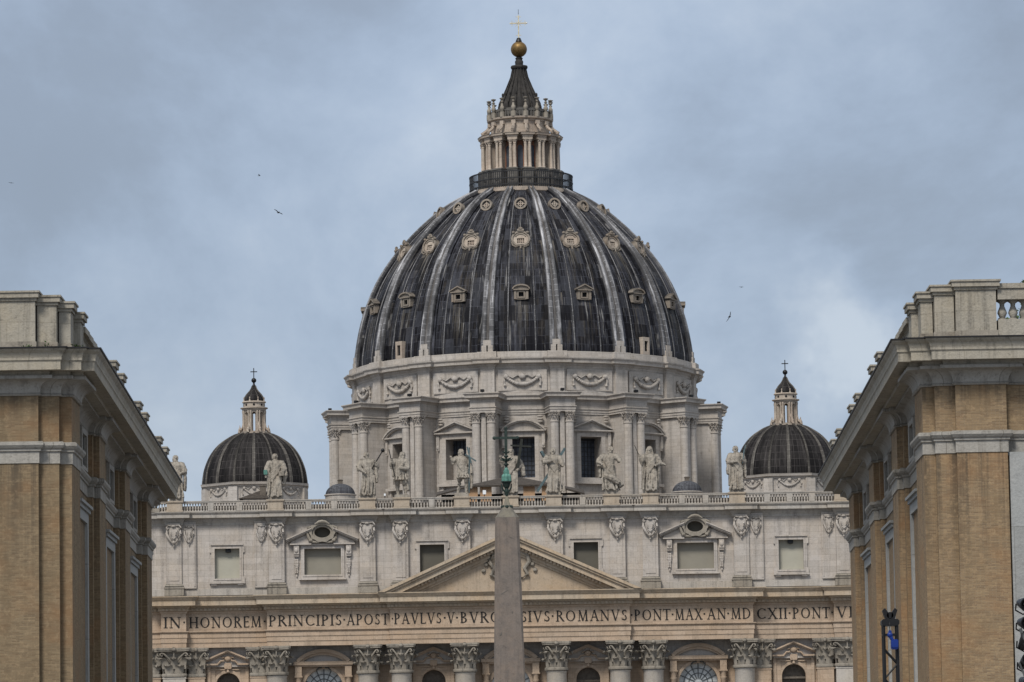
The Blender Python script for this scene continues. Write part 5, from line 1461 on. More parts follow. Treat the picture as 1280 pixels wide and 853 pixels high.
    m.tube([(0, -.055 * k, .012 * k), (0, -.070 * k, -.014 * k)], [.007 * k, .011 * k], 6)       # nose
    for s in (-1, 1):
        m.tube([(s * .008 * k, -.055 * k, .016 * k), (s * .036 * k, -.042 * k, .014 * k)], [.008 * k, .007 * k], 6)   # brow
        m.ell((s * .020 * k, -.046 * k, .001 * k), (.008 * k, .006 * k, .005 * k), 7, 5)
        m.ell((s * .022 * k, -.043 * k, -.020 * k), (.014 * k, .010 * k, .012 * k), 7, 5)
        m.ell((s * .048 * k, 0, -.005 * k), (.007 * k, .012 * k, .017 * k), 7, 5)
    m.tube([(-.014 * k, -.051 * k, -.030 * k), (0, -.055 * k, -.029 * k), (.014 * k, -.051 * k, -.030 * k)], .005 * k, 6)
    if p.get('beard', 1):
        for j in range(7):
            a = (j - 3) * .33
            m.tube([(.036 * k * math.sin(a), -.045 * k * math.cos(a), -.036 * k), (.030 * k * math.sin(a), -.060 * k * math.cos(a) , -.066 * k), (.012 * k * math.sin(a) , -.055 * k, -.093 * k)], [.012 * k, .014 * k, .006 * k], 6)
    if p.get('hood'):
        m.ell((0, .014 * k, .018 * k), (.064 * k, .062 * k, .072 * k), 14, 9)
        for s in (-1, 1): m.tube([(s * .05 * k, .0, .03 * k), (s * .062 * k, .0, -.04 * k), (s * .075 * k, .01 * k, -.12 * k)], [.02 * k, .024 * k, .03 * k], 8)
    else:
        for j in range(15):
            a = PI * .32 + (PI * 1.36) * j / 14
            ln = .060 + p.get('hair', .02)
            q = (math.sin(a), -math.cos(a))
            m.tube([(q[0] * .02 * k, q[1] * .02 * k, .060 * k), (q[0] * .050 * k, q[1] * .058 * k, .030 * k), (q[0] * .056 * k + rnd.uniform(-.004, .004) * k, q[1] * .062 * k, -.015 * k), (q[0] * .053 * k, q[1] * .056 * k, (.03 - ln) * k)], [.016 * k, .016 * k, .017 * k, .010 * k], 6)
        m.ell((0, .006 * k, .032 * k), (.050 * k, .056 * k, .040 * k), 12, 8)
    m.M = None
    m.tube([U(0, .0, .85), U(hx * .6, hy * .6, .89), U(hx, hy + .01, hz - .03)], [.04 * H, .036 * H, .036 * H], 10)
    for fn in p.get('extra', []): fn(m, U, H)
    return m, U
def statue(x, label, p, plinth=.32):
    t = thing('statue', label, 'statue', (FX + x, FY - .55, 51.0), 'stone statues along the balustrade')
    t.rotation_euler = (0, 0, p.get('rot', 0))
    m, U = figure(p)
    for i, v in enumerate(m.V): m.V[i] = (v[0], v[1], v[2] + plinth)
    remeshed(m, 'figure', M_STAT, t)
    b = MB(); b.boxb(-.9, .9, -.58, .58, .0, plinth + .04, .07); b.build('plinth', M_STAT, t)
    for nm, mat, fn in p.get('props', []):
        q = MB(); fn(q); q.build(nm, mat, t)
    return t
def rod(a, b, r): return lambda q: q.tube([a, b], r, 8)
def cloth_lump(pts, r):
    return lambda m, U, H: m.tube([U(*a) for a in pts], [k * H for k in r], 9)
statue(-41.95, 'bearded stone statue leaning at the far left end, half hidden by the brick cornice', dict(seed=1, head=(.0, -.01, .93), look=.25, tilt=.06, hair=.05, arms=[(1, (.20, -.02, .62), (.12, -.13, .58), 1.15), (-1, (-.17, -.02, .60), (-.08, -.14, .55), 1.1)], cloak=[(1, .5, .18, .035)], sash=1, lean=-.02))
statue(-29.45, 'curly-haired stone statue in front of the left small dome, green patch at its elbow', dict(seed=2, beard=0, hair=.035, look=.1, arms=[(-1, (-.21, -.01, .63), (-.22, -.08, .50), 1.25), (1, (.20, -.01, .62), (.14, -.16, .57), 1.35)], cloak=[(1, .5, .28, .045), (-1, .5, .12, .02)], sash=-1,
    extra=[cloth_lump([(.2, -.02, .66), (.215, -.05, .5), (.19, -.02, .30)], (.05, .06, .03))],
    props=[('green_book', M_VERD, lambda q: q.boxb(-1.42, -.95, -.75, -.35, 3.15, 3.75, .05)), ('open_book', M_STAT, lambda q: q.boxb(.5, 1.15, -1.15, -.85, 2.95, 3.5, .04))]))
statue(-17.82, 'robed stone statue turning its head, holding a dark round-headed mace on its shoulder', dict(seed=3, beard=1, look=.45, hair=.01, wide=1.12, arms=[(-1, (-.22, -.04, .64), (-.10, -.14, .54), 1.25), (1, (.21, -.02, .66), (.18, -.10, .76), 1.2)], cloak=[(1, .5, .30, .03)], sash=1, lean=-.01, hip=.3,
    props=[('mace', M_BLACK, lambda q: (q.tube([(.75, -.45, 3.9), (2.05, -.5, 6.0)], .075, 8), q.ell((2.05, -.5, 6.0), (.24, .24, .26), 10, 7), q.tube([(.75, -.45, 3.9), (.45, -.5, 3.2)], .06, 7)))]))
statue(-13.47, 'short-tunic stone statue with bare legs gripping a dark slanting staff', dict(seed=4, short=True, look=.55, tilt=.12, hair=.05, wide=1.1, head=(.03, -.01, .925), arms=[(-1, (-.20, -.06, .69), (-.205, -.12, .79), 1.2), (1, (.17, -.05, .60), (.02, -.15, .60), 1.2)], cloak=[(1, .5, .10, .015), (-1, .6, .42, .0)], sash=-1, hip=-.2,
    props=[('staff', M_BLACK, lambda q: q.tube([(-1.52, -.72, 6.1), (-1.18, -.68, 4.4), (-.78, -.62, 2.4)], .06, 8))]))
statue(-5.88, 'stone statue with bare legs and loincloth holding a blue-green cross staff', dict(seed=5, short=True, look=.2, hair=.06, H=5.65, arms=[(-1, (-.20, -.02, .72), (-.235, -.06, .80), 1.0), (1, (.175, .0, .62), (.19, -.08, .50), 1.0)], cloak=[(1, .5, .10, .05)], sash=1, hip=.25,
    props=[('cross_staff', M_STAFF, lambda q: (q.tube([(.95, -.45, .4), (1.05, -.5, 6.2)], .075, 8), q.bar((.5, -.5, 5.35), (1.9, -.5, 4.45), .2, .16), q.bar((.78, -.5, 6.3), (1.28, -.5, 4.2), .16, .14)))]), plinth=.42)
statue(.29, 'stone statue at the middle of the balustrade, carrying a tall dark cross against its shoulder', dict(seed=6, look=-.1, hair=.07, H=5.7, arms=[(-1, (-.21, -.04, .66), (-.22, -.12, .80), 1.1), (1, (.20, -.03, .62), (.14, -.12, .54), 1.2)], cloak=[(1, .5, .38, .085)], sash=-1, hip=.3, head=(.03, -.01, .93),
    extra=[cloth_lump([(.2, .0, .72), (.24, -.02, .55), (.27, -.02, .38)], (.05, .06, .04))],
    props=[('tall_cross', M_DBRZ, lambda q: (q.bar((.95, -.75, 3.4), (1.55, -.85, 7.15), .34, .24), q.bar((.1, -.8, 6.35), (2.75, -.85, 6.15), .22, .2)))]))
statue(5.75, 'robed stone statue in front of a dark X-shaped diagonal cross', dict(seed=7, look=.0, hair=.03, H=5.7, arms=[(-1, (-.22, -.07, .68), (-.04, -.16, .70), 1.2), (1, (.19, -.05, .64), (.20, -.15, .60), 1.15)], cloak=[], sash=1, hang=8, wide=1.0, hip=.1,
    props=[('diagonal_cross', M_STAFF, lambda q: (q.bar((-2.05, .55, .55), (1.55, .5, 6.0), .5, .3), q.bar((-1.5, .2, 5.65), (1.1, .9, .9), .5, .3)))]))
statue(13.04, 'seated-looking bulky stone statue with both arms bent, between window and columns', dict(seed=8, look=-.15, hair=.0, H=5.6, wide=1.2, beard=1, arms=[(-1, (-.24, -.03, .66), (-.17, -.16, .60), 1.3), (1, (.22, -.03, .70), (.26, -.12, .64), 1.25)], cloak=[(-1, .5, .30, .04)], sash=1, hip=-.35, step=-1,
    extra=[cloth_lump([(-.1, -.1, .34), (.06, -.15, .28), (.2, -.12, .16)], (.07, .09, .07)), cloth_lump([(.18, .0, .2), (.25, -.05, .08)], (.08, .07)), cloth_lump([(-.18, -.03, .62), (-.2, -.08, .52)], (.05, .07))]), plinth=.5)
statue(17.99, 'hooded stone statue raising a short dark blade, other hand on its hip', dict(seed=9, hood=True, look=-.1, H=5.65, beard=1, arms=[(-1, (-.20, -.07, .66), (-.235, -.12, .77), 1.1), (1, (.21, .02, .64), (.12, -.12, .58), 1.1)], cloak=[(-1, .5, .06, .02), (1, .55, .06, .01)], sash=-1, hip=.2,
    extra=[cloth_lump([(.2, .0, .62), (.30, .0, .60), (.34, .0, .57)], (.04, .035, .015))],
    props=[('blade', M_BLACK, lambda q: q.bar((-1.32, -.7, 4.75), (-1.9, -.75, 6.1), .13, .07))]))
statue(28.92, 'cloaked stone statue holding a blue-green palm leaf, beside the right small dome', dict(seed=10, look=-.1, hair=.02, H=5.6, beard=1, head=(-.01, -.01, .93), arms=[(-1, (-.20, -.03, .63), (-.02, -.15, .63), 1.2), (1, (.17, -.03, .62), (.12, -.14, .66), 1.1)], cloak=[(-1, .5, .36, .055), (-1, .5, .10, .0), (1, .5, .28, .03)], sash=1,
    props=[('palm_leaf', M_STAFF, lambda q: q.prism([(.72, 3.6), (.84, 3.6), (1.08, 5.2), (1.30, 6.0), (1.12, 5.85), (.92, 5.2)], -.78, -.72))]))

# small white lamps and rods on the balustrade
for x, z, w, nm in ((-3.0, 51.0, .42, 'white floodlight box on the balustrade left of the middle statue'), (-15.6, 51.0, .24, 'tiny white lamp on the rail between two staff-bearing statues')):
    t = thing('balustrade_lamp', nm, 'lamp', (FX + x, FY - .6, 51.0))
    m = MB(); m.boxb(-w / 2, w / 2, -.2, .15, .25, .25 + w * 1.25, .04); m.build('housing', M_WHITE, t)
    m = MB(); m.box(-.05, .05, -.05, .05, -.05, .3); m.build('bracket', M_IRON, t)

# ------------------------------------------------------------------ obelisk
ob = thing('obelisk', 'red granite obelisk with a green bronze finial, rising in front of the pediment', 'obelisk', (-.66, 400, 0))
def octa(h, c): return [(-h + c, -h), (h - c, -h), (h, -h + c), (h, h - c), (h - c, h), (-h + c, h), (-h, h - c), (-h, -h + c)]
def octastack(m, levels):
    v, fs = [], []
    for z, h, c in levels: v += [(x, y, z) for x, y in octa(h, c)]
    for i in range(len(levels) - 1):
        for k in range(8):
            k2 = (k + 1) % 8; fs.append((i * 8 + k, i * 8 + k2, (i + 1) * 8 + k2, (i + 1) * 8 + k))
    n = len(levels) - 1
    fs += [tuple(reversed(range(8))), tuple(range(n * 8, n * 8 + 8))]
    m.add(v, fs)
m = MB(); octastack(m, [(8.2, 1.56, .05), (13, 1.46, .08), (19.0, 1.325, .11), (26, 1.17, .2), (32.0, 1.035, .25), (32.93, 1.015, .26)])
m.build('shaft', M_GRAN, ob)
m = MB(); octastack(m, [(32.935, 1.01, .26), (33.72, .44, .12), (34.0, .30, .08), (34.9, .06, .015)]); m.build('pyramidion', M_GRANE, ob)
m = MB()
m.boxb(-2.1, 2.1, -2.1, 2.1, 1.2, 7.2, .1); m.boxb(-2.5, 2.5, -2.5, 2.5, 7.2, 7.7, .1); m.boxb(-3.2, 3.2, -3.2, 3.2, 0, 1.2, .1)
for sx in (-1, 1):
    for sy in (-1, 1): m.ell((sx * 1.2, sy * 1.2, 7.95), (.4, .4, .3), 8, 6)
m.build('pedestal', M_GRAN, ob)
m = MB()
m.prism([(-.62, 26.35), (-.2, 26.62), (.02, 26.78), (-.2, 26.68), (-.6, 26.42)], -1.172, -1.1)
m.prism([(.05, 31.28), (.30, 31.17), (.62, 31.06), (.32, 31.22)], -1.068, -1.0)
m.prism([(-.75, 22.9), (-.62, 23.0), (-.60, 23.25), (-.7, 23.05)], -1.27, -1.1)
m.prism([(.3, 24.8), (.36, 24.8), (.36, 24.95), (.3, 24.95)], -1.23, -1.1)
m.build('crack', M_DARKST, ob)
fin = MB(); fin.lathe([(.36, 33.72), (.42, 33.82), (.38, 33.98), (.28, 34.02)], 16)
for k in range(8):
    a = 2 * PI * k / 8; fin.ell((.42 * math.sin(a), -.42 * math.cos(a), 33.9), (.11, .11, .14), 6, 5)
FIN = fin.build('finial', M_BRONZE, ob)
m = MB(); m.lathe([(.07, 34.7), (.14, 34.95), (.22, 35.2), (.16, 35.45), (.26, 35.6), (.36, 35.95), (.46, 36.0), (.46, 36.08)], 14)
for s in (-1, 1): m.tube([(s * .2, -.1, 35.2), (s * .38, -.15, 35.5), (s * .45, -.1, 35.85)], [.06, .09, .05], 6)
m.build('cup', M_BRONZE, FIN)
m = MB()
for x, y, r, z0, z1 in ((-.22, -.05, .20, 36.08, 36.7), (.0, -.15, .2, 36.08, 36.74), (.22, -.05, .20, 36.08, 36.7), (0, .15, .2, 36.08, 36.74), (-.0, -.02, .17, 36.6, 37.3), (-.13, .0, .12, 36.6, 37.1), (.13, 0, .12, 36.6, 37.1)):
    m.lathe([(r, z0), (r, lerp(z0, z1, .55)), (r * .85, lerp(z0, z1, .8)), (r * .45, z1 - .04), (.03, z1)], 14, (x, y))
m.build('bronze_mounts', M_VERD, FIN)
m = MB(); m.tube([(0, 0, 37.2), (0, 0, 38.5)], [.12, .07], 8)
for z, r in ((37.5, .22), (37.85, .3), (38.2, .2), (38.5, .13)): m.ell((0, 0, z), (r, r, .12), 10, 6)
for k in range(8):
    a = 2 * PI * k / 8
    m.tube([(0, 0, 37.9), (.45 * math.sin(a), -.45 * math.cos(a), 37.9 + .1 * (k % 2)), (.58 * math.sin(a), -.58 * math.cos(a), 38.05)], [.09, .06, .02], 5)
    m.tube([(.2 * math.sin(a), -.2 * math.cos(a), 38.5), (.34 * math.sin(a), -.34 * math.cos(a), 38.65)], [.05, .02], 5)
m.build('star', M_BRONZE, FIN)
m = MB(); m.bar((0, 0, 38.4), (0, 0, 40.55), .24, .2); m.bar((-.95, 0, 39.78), (.95, 0, 39.78), .24, .2)
for x, z in ((-.98, 39.78), (.98, 39.78), (0, 40.6)): m.ell((x, 0, z), (.16, .13, .16), 8, 6)
m.build('cross', M_BRONZE, FIN)

# ------------------------------------------------------------------ brick buildings flanking the view
CXW = -.52
FRM = {'w': 0}
def corner_building(side, label, brick, group):
    """side +1 right, -1 left. local coords: x = distance from the street axis (mirrored by side), y = depth from the corner"""
    t = thing('corner_building', label, 'building', (CXW, 150, -.05 if side > 0 else .08), group)
    MIR = Matrix.Diagonal((side, 1, 1, 1))
    class BM(MB):
        def build(s, *a, **k):
            s.V = [(v[0] * side, v[1], v[2]) for v in s.V]
            if side < 0:
                s.F = [f[::-1] for f in s.F]; s.U = [u[::-1] if u else None for u in s.U]
            return MB.build(s, *a, **k)
    SL = .016 if side > 0 else .0195
    # plan of the projecting wall planes: walked so that "out" is towards the street / camera (from the far end of the side wall to the front)
    L = 47.5
    groups = [(14.2, 18.2), (28.2, 32.2), (42.2, 46.6)]
    def sx(x, y): return x + SL * y
    x_out, x_in, x_mid = 13.71, 14.13, 13.92
    def plan(inset=0.):
        P = []
        P.append((sx(x_in, L), L + 3.0))
        P.append((sx(x_in, L) - .0, L))
        for g0, g1 in reversed(groups):
            P += [(sx(x_in, g1), g1), (sx(x_mid, g1), g1), (sx(x_mid, g1 - .5), g1 - .5), (sx(x_out, g1 - .5), g1 - .5), (sx(x_out, g0 + .5), g0 + .5), (sx(x_mid, g0 + .5), g0 + .5), (sx(x_mid, g0), g0), (sx(x_in, g0), g0)]
        P += [(sx(x_in, 4.8), 4.8), (sx(x_mid, 4.8), 4.8), (sx(x_mid, 4.2), 4.2), (x_out, 4.2 - .0), (x_out, 1.35), (14.09, 1.35), (14.09, 1.05), (14.73, 1.05), (14.73, .80), (16.36, .80), (16.36, 1.05), (34, 1.05)]
        return P
    P = plan()
    # walls: the brick follows the plan
    wins = [(9.6, 13.6), (23.6, 27.6), (37.6, 41.6)]
    m = BM()
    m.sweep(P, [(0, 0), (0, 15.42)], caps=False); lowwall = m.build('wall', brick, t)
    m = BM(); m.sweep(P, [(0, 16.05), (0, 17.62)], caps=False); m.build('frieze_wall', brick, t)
    m = BM(); m.prism([(15.4, 0), (34, 0), (34, 18.9), (15.4, 18.9)], 6, L + 2.6)
    m.build('core', brick, t)
    m = BM(); m.sweep(P, [(-.2, 15.405), (.03, 15.405), (.03, 15.78), (.08, 15.8), (.08, 15.86), (.13, 15.9), (.18, 15.98), (.18, 16.06), (.14, 16.1), (-.2, 16.12)]); m.build('string_course', M_TRIM, t)
    # cornice: astragal, cavetto, corona, cyma
    cav = [(.07 + .38 * (1 - math.cos(i * PI / 2 / 7)), 17.68 + .40 * math.sin(i * PI / 2 / 7)) for i in range(8)]
    m = BM(); m.sweep(P, [(-.2, 17.58), (.06, 17.58), (.1, 17.62), (.06, 17.67)] + cav + [(.50, 18.09), (.50, 18.2), (-.2, 18.21)], smooth=True); m.build('cavetto', M_TRIM, t)
    # the crown runs with shallower breaks
    P2 = [(sx(x_out, L) , L + 1.5), (sx(x_out, 4.2), 4.2), (x_out, 1.35), (14.09, 1.35), (14.09, 1.05), (14.73, 1.05), (14.73, .8), (34, .8)]
    P2 = [(sx(x_out, L + 1.2), L + 3.0), (x_out + .0, 1.3), (14.09, 1.3), (14.09, 1.02), (14.73, 1.02), (14.73, .78), (34, .78)]
    m = BM(); m.sweep(P2, [(-.5, 18.205), (.40, 18.205), (.42, 18.33), (.80, 18.33), (.80, 18.58), (.82, 18.62), (.84, 18.64), (.84, 18.70), (.84, 18.72), (.88, 18.86), (.97, 18.95), (.99, 19.0), (-.9, 19.06)]); m.build('cornice', M_PARA, t)
    m = BM(); m.sweep(P2, [(-.9, 19.055), (1.03, 19.005), (1.04, 19.05), (-.9, 19.10)]); m.build('lead_flashing', M_IRON, t)
    # parapet
    def para_block(x0, x1, y0, y1, bump=0., zt=20.82):
        b = BM()
        b.box(x0, x1, y0, y1, 19.36, zt - .22)
        b.box(x0 - .05, x1 + .05, y0 - .05, y1 + .05, zt - .32, zt - .222); b.box(x0 - .12, x1 + .12, y0 - .12, y1 + .12, zt - .22, zt - .06); b.box(x0 - .16, x1 + .16, y0 - .16, y1 + .16, zt - .06, zt)
        po = b.build('parapet_pedestal', M_PARA, t)
        b = BM(); b.box(x0 - .04, x1 + .04, y0 - .04, y1 + .04, 19.08, 19.36); b.build('plinth', M_CAP, po)
        return po
    para_block(14.84, 16.14 if side > 0 else 17.9, 1.0, 2.4, zt=21.0)
    para_block(14.18, 14.80, 1.28, 2.6, zt=20.88)
    para_block(13.76, 14.14, 1.7, 2.7, zt=20.72)
    para_block(13.56, 14.1, 2.95, 4.0, zt=20.52)
    for g0, g1 in groups:
        for y in (g0 + .9, g1 + 1.1):
            para_block(sx(13.26, y), sx(13.85, y), y, y + 1.2, zt=20.30)
    runs = []
    ys = [4.3] + [v for g in groups for v in (g[0] + .6, g[1] + 2.9)]
    for a, b_ in ((4.3, groups[0][0] + .6), (groups[0][1] + 2.9, groups[1][0] + .6), (groups[1][1] + 2.9, groups[2][0] + .6)):
        b = BM()
        for y0 in [a + (b_ - a) * i / 6 for i in range(6)]:
            y1 = y0 + (b_ - a) / 6
            b.box(sx(13.48, y0), sx(13.85, y0), y0, y1, 19.08, 19.45); b.box(sx(13.44, y0), sx(13.88, y0), y0, y1, 20.02, 20.22)
        k = int((b_ - a) / .36)
        for i in range(k): y = a + (i + .5) * (b_ - a) / k; baluster(b, sx(13.66, y), y, 19.45, .57, .12)
        b.build('side_balustrade', M_PARA, t)
    if side > 0:
        b = BM(); b.box(16.2, 24, 1.1, 1.75, 19.08, 19.72); b.box(16.2, 24, 1.05, 1.8, 20.36, 20.72); b.box(16.2, 24, 1.0, 1.85, 20.72, 20.88)
        k = 20
        for i in range(k): baluster(b, 16.37 + i * .35, 1.42, 19.72, .64, .15, 12)
        b.build('front_balustrade', M_PARA, t)
    # windows along the street side
    for w0, w1 in wins:
        f = BM(); yc = (w0 + w1) / 2
        xw = sx(x_in, yc)
        # surround standing proud of the brick, running down to the ground; far jamb faces the camera
        for (y0, y1, z0, z1, p0) in ((w1 - .42, w1, 2.0, 14.75, -.07), (w0, w0 + .42, 2.0, 14.75, -.07), (w0, w1, 14.4, 14.755, -.073)):
            f.box(xw + p0, xw + .35, y0, y1, z0, z1)
        f.box(xw - .14, xw + .1, w0 - .05, w1 + .05, 14.76, 14.9); f.box(xw - .22, xw + .1, w0 - .12, w1 + .12, 14.9, 15.0)
        fo = f.build('tall_window', M_JAMB, t)
        g = BM(); g.box(xw + .26, xw + .34, w0 + .4, w1 - .4, 2.0, 14.42); g.build('pane', M_GLASS, fo)
        g = BM()
        for z in (5, 8, 11, 13.2): g.box(xw + .2, xw + .26, w0 + .42, w1 - .42, z - .06, z + .06)
        g.box(xw + .195, xw + .26, yc - .06, yc + .06, 2, 14.4); g.build('glazing_bars', M_GREY, fo)
        # mezzanine opening in the frieze
        f = BM()
        for (y0, y1, z0, z1) in ((yc - 1.1, yc - .8, 16.25, 17.35), (yc + .8, yc + 1.1, 16.25, 17.35), (yc - 1.1, yc + 1.1, 17.35, 17.55), (yc - 1.1, yc + 1.1, 16.13, 16.25)):
            f.box(xw - .14, xw + .2, y0, y1, z0, z1)
        fo = f.build('mezzanine_window', M_TRIM, t)
        g = BM(); g.box(xw - .02, xw + .05, yc - .8, yc + .8, 16.25, 17.35); g.build('pane', M_DARK, fo)
    if side > 0:
        # grey window surround at the right edge of the front
        f = BM(); f.box(16.42, 17.05, .86, 1.3, 2.0, 15.40); f.box(16.3, 20, .94, 1.3, 15.30, 15.404)
        fo = f.build('tall_window', M_JAMB, t)
        g = BM(); g.box(17.05, 20.0, 1.02, 1.1, 2, 15.3); g.build('pane', M_GLASS, fo)
    return t
corner_building(1, 'tan brick corner building on the right with stone cornice and open balustrade on its roof', M_BRICK, 'brick buildings flanking the view')
corner_building(-1, 'olive-tan brick corner building on the left with solid stone parapet on its roof', M_BRICKL, 'brick buildings flanking the view')

# plants on the roof terrace of the right building
def leafy(t, pts, seed, n, size, mat=M_LEAF):
    rnd = random.Random(seed); m = MB()
    for c, r in pts:
        for _ in range(n):
            p = Vector((rnd.gauss(0, .5), rnd.gauss(0, .5), rnd.gauss(0, .5))) * r + Vector(c)
            d = Vector((rnd.uniform(-1, 1), rnd.uniform(-1, 1), rnd.uniform(-.4, .9))).normalized()
            s = d.cross(Vector((rnd.uniform(-1, 1), rnd.uniform(-1, 1), rnd.uniform(-1, 1)))).normalized()
            nrm = d.cross(s); l = size * rnd.uniform(.6, 1.2)
            a, b, c2, e = p, p + d * l * .5 + s * l * .28 + nrm * l * .05, p + d * l, p + d * l * .5 - s * l * .28 + nrm * l * .05
            f = p + d * l * .5 - nrm * .012
            m.add([a, b, c2, e, f], [(0, 1, 2, 3), (0, 4, 1), (1, 4, 2), (2, 4, 3), (3, 4, 0)])
    return m.build('leaves', mat, t)
t = thing('terrace_shrub', 'green shrub growing behind the balustrade of the right brick building', 'shrub', (16.6, 153.3, 19.1))
m = MB()
for x, h in ((-.2, 1.0), (.1, 2.0), (.35, 2.1), (.7, 1.3), (1.2, 1.1)): m.tube([(x, 0, 0), (x + .06, 0, h * .5), (x - .03, .05, h)], [.03, .022, .012], 6)
m.build('stem', M_STEM, t)
leafy(t, [((-.3, 0, .55), .3), ((.1, .1, .9), .35), ((.5, 0, .7), .4), ((1.0, .1, .9), .45), ((1.6, .1, .8), .4), ((.32, 0, 1.95), .16), ((.08, 0, 1.75), .14), ((.45, 0, 2.05), .12)], 4, 60, .2)
for k, (x, z, nm) in enumerate(((-14.95, 19.1, 'tuft of weeds at the foot of the left parapet, nearest the corner'), (-15.62, 19.1, 'tuft of weeds at the foot of the left parapet, below the pedestal joint'), (-14.0, 19.1, 'small dry tuft of weeds at the receding end of the left parapet'))):
    t = thing('weed_tuft', nm, 'weeds', (x, 150.75, z), 'weeds on the left parapet')
    m = MB()
    for j in range(5): m.tube([(0, 0, 0), (.05 * (j - 2), -.03, .12), (.1 * (j - 2), -.04, .2)], [.008, .007, .004], 5)
    m.build('stem', M_STEM, t)
    leafy(t, [((0, 0, .1), .14)], k, 26, .1)

# ------------------------------------------------------------------ lifting truss, hoist, lamp stack
tr = thing('lifting_truss', 'black lattice truss tower with a winged top, in front of the right brick wall', 'truss tower', (6.72, 85, 0))
m = MB()
for x in (-.12, .12):
    for y in (-.12, .12): m.tube([(x, y, 0), (x, y, 6.32)], .026, 8)
m.build('uprights', M_BLACK, tr)
for y in (-.12, .12):
  m = MB(); z = .2; k = 0
  while z < 5.8:
    m.tube([(-.12 if k % 2 else .12, y, z), (.12 if k % 2 else -.12, y, z + .27)], .014, 6)
    z += .27; k += 1
  m.build('bracing', M_BLACK, tr)
m = MB(); m.boxb(-.16, .16, -.16, .16, 6.28, 6.40, .03); m.boxb(-.145, .145, -.13, .13, 6.1, 6.14, .01)
for s in (-1, 1):
    m.prism([(s * .02, 6.395), (s * .08, 6.395), (s * .135, 6.56), (s * .09, 6.60), (s * .03, 6.52)] if s > 0 else [(s * .02, 6.395), (s * .03, 6.52), (s * .09, 6.60), (s * .135, 6.56), (s * .08, 6.395)], -.1, .1)
m.tube([(0, -.1, 6.47), (0, .1, 6.47)], .06, 10)
m.build('head_block', M_BLACK, tr)
m = MB(); m.boxb(-.35, .35, -.35, .35, 0, .12, .02); m.build('base', M_BLACK, tr)
h = thing('chain_hoist', 'bright blue chain hoist hanging inside the black truss tower', 'hoist', (6.72, 84.80, 5.83))
m = MB(); m.boxb(-.005, .125, -.06, .1, .02, .20, .025); m.boxb(.0, .12, -.075, -.06, .05, .17, .02); m.build('body', M_BLUE, h)
m = MB(); m.tube([(.02, 0, .19), (-.02, 0, .27), (-.015, 0, .36)], [.03, .04, .025], 8); m.ell((-.02, 0, .28), (.05, .05, .055), 9, 6); m.build('hook_block', M_BLUE, h)
m = MB()
for i in range(6): m.ell((-.02, 0, .36 + i * .028), (.008 if i % 2 else .012, .012 if i % 2 else .008, .017), 6, 4)
m.build('chain', M_IRON, h)

ls = thing('floodlight_stack', 'stack of round black floodlights on a pole at the right edge', 'floodlights', (8.6, 80, 0))
m = MB(); m.tube([(.06, .15, 0), (.06, .15, 6.3)], .035, 10); m.boxb(-.2, .3, -.05, .35, 0, .1, .02); m.build('pole', M_BLACK, ls)
def lamp(zc, tilt, x=0., r=.125):
    o = MB(Matrix.Translation((x, 0, zc)) @ Matrix.Rotation(tilt, 4, 'X') @ Matrix.Rotation(.25, 4, 'Z') @ Matrix.Rotation(PI / 2, 4, 'X'))
    o.lathe([(r * .80, -.02), (r * .92, .10), (r, .12), (r, .0 + .15), (r * .86, .15), (r * .6, .06), (r * .2, .04)], 28, caps=False)
    o.lathe([(r * .35, -.22), (r * .55, -.2), (r * .66, -.1), (r * .82, -.01)], 24, caps=True)
    l = o.build('floodlight', M_BLACK, ls)
    q = MB(o.M); q.lathe([(r * .30, .045), (r * .28, .075), (r * .12, .095), (.004, .1)], 16); q.build('lens', M_LENS, l)
    q = MB(); q.tube([(x - r * 1.1, .02, zc), (x - r * 1.12, .1, zc - .1), (.0, .15, zc - .17), (x + r * 1.12, .1, zc - .1), (x + r * 1.1, .02, zc)], .014, 6); q.build('yoke', M_BLACK, l)
for zc, tl in ((6.35, .15), (6.03, .1), (5.72, -.5), (5.36, -.25), (5.02, .2), (4.6, .1)): lamp(zc, tl, .01)
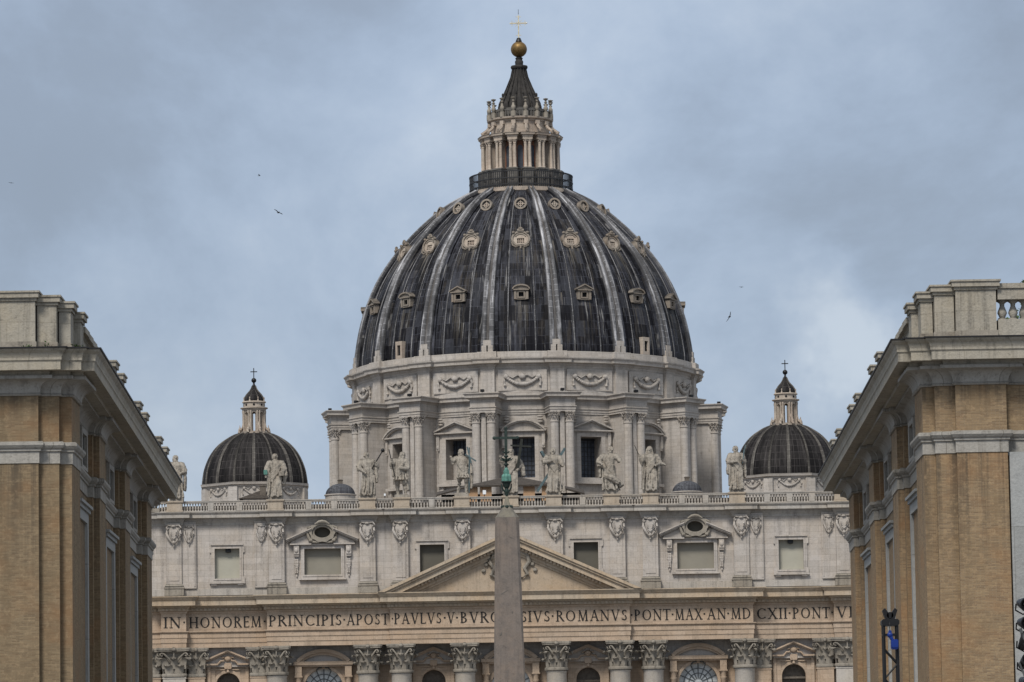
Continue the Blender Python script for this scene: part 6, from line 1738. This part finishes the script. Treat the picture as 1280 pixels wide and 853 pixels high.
m = MB(); m.bar((-.08, -.1, 5.93), (.03, -.12, 5.55), .05, .03); m.bar((-.1, -.05, 5.35), (.0, -.08, 5.05), .05, .03); m.build('arm', M_GREY, ls)

# ------------------------------------------------------------------ birds
def bird(x, y, z, span, bank, head, flap, label):
    t = thing('bird', label, 'bird', (x, y, z), 'small dark birds flying over the square')
    m = MB(Matrix.Rotation(head, 4, 'Z') @ Matrix.Rotation(bank, 4, 'Y')); k = span
    m.tube([(0, -.30 * k, .0), (0, -.24 * k, .02 * k), (0, -.1 * k, .0), (0, .1 * k, 0), (0, .24 * k, .01 * k)], [.015 * k, .05 * k, .075 * k, .06 * k, .015 * k], 8)
    for s in (-1, 1): m.tube([(s * .01 * k, .2 * k, 0), (s * .06 * k, .38 * k, .01 * k)], [.025 * k, .008 * k], 5)
    for s in (-1, 1):
        v = []
        for (u, yf, yb, zz) in ((.04, -.10, .10, 0), (.2, -.14, .06, .45), (.36, -.06, .10, .75), (.5, .12, .18, .9)):
            for yy, dz in ((yf, .01), (yb, .0)): v += [(s * u * k, yy * k, zz * flap * k * .5 + dz * k), (s * u * k, yy * k, zz * flap * k * .5 - .015 * k)]
        fs = []
        for i in range(3):
            a = i * 4; fs += [(a, a + 4, a + 6, a + 2), (a + 1, a + 3, a + 7, a + 5), (a, a + 1, a + 5, a + 4), (a + 2, a + 6, a + 7, a + 3)]
        fs += [(0, 2, 3, 1), (12, 13, 15, 14)]
        m.add(v, fs)
    m.build('body', M_BIRD, t)
bird(-9.91, 200, 30.58, .42, .5, .4, .25, 'dark bird gliding with tilted wings, lower of two left of the dome')
bird(-16.07, 300, 47.43, .3, .2, 1.4, .5, 'tiny dark bird, upper of two left of the dome')
bird(-32.01, 300, 47.22, .34, .1, .2, .1, 'tiny dark bird near the left edge of the sky')
bird(14.76, 300, 39.72, .34, .0, .5, .1, 'tiny dark bird, upper of two right of the dome')
bird(10.23, 220, 28.19, .52, -1.15, .3, .15, 'dark bird banking steeply, lower of two right of the dome')
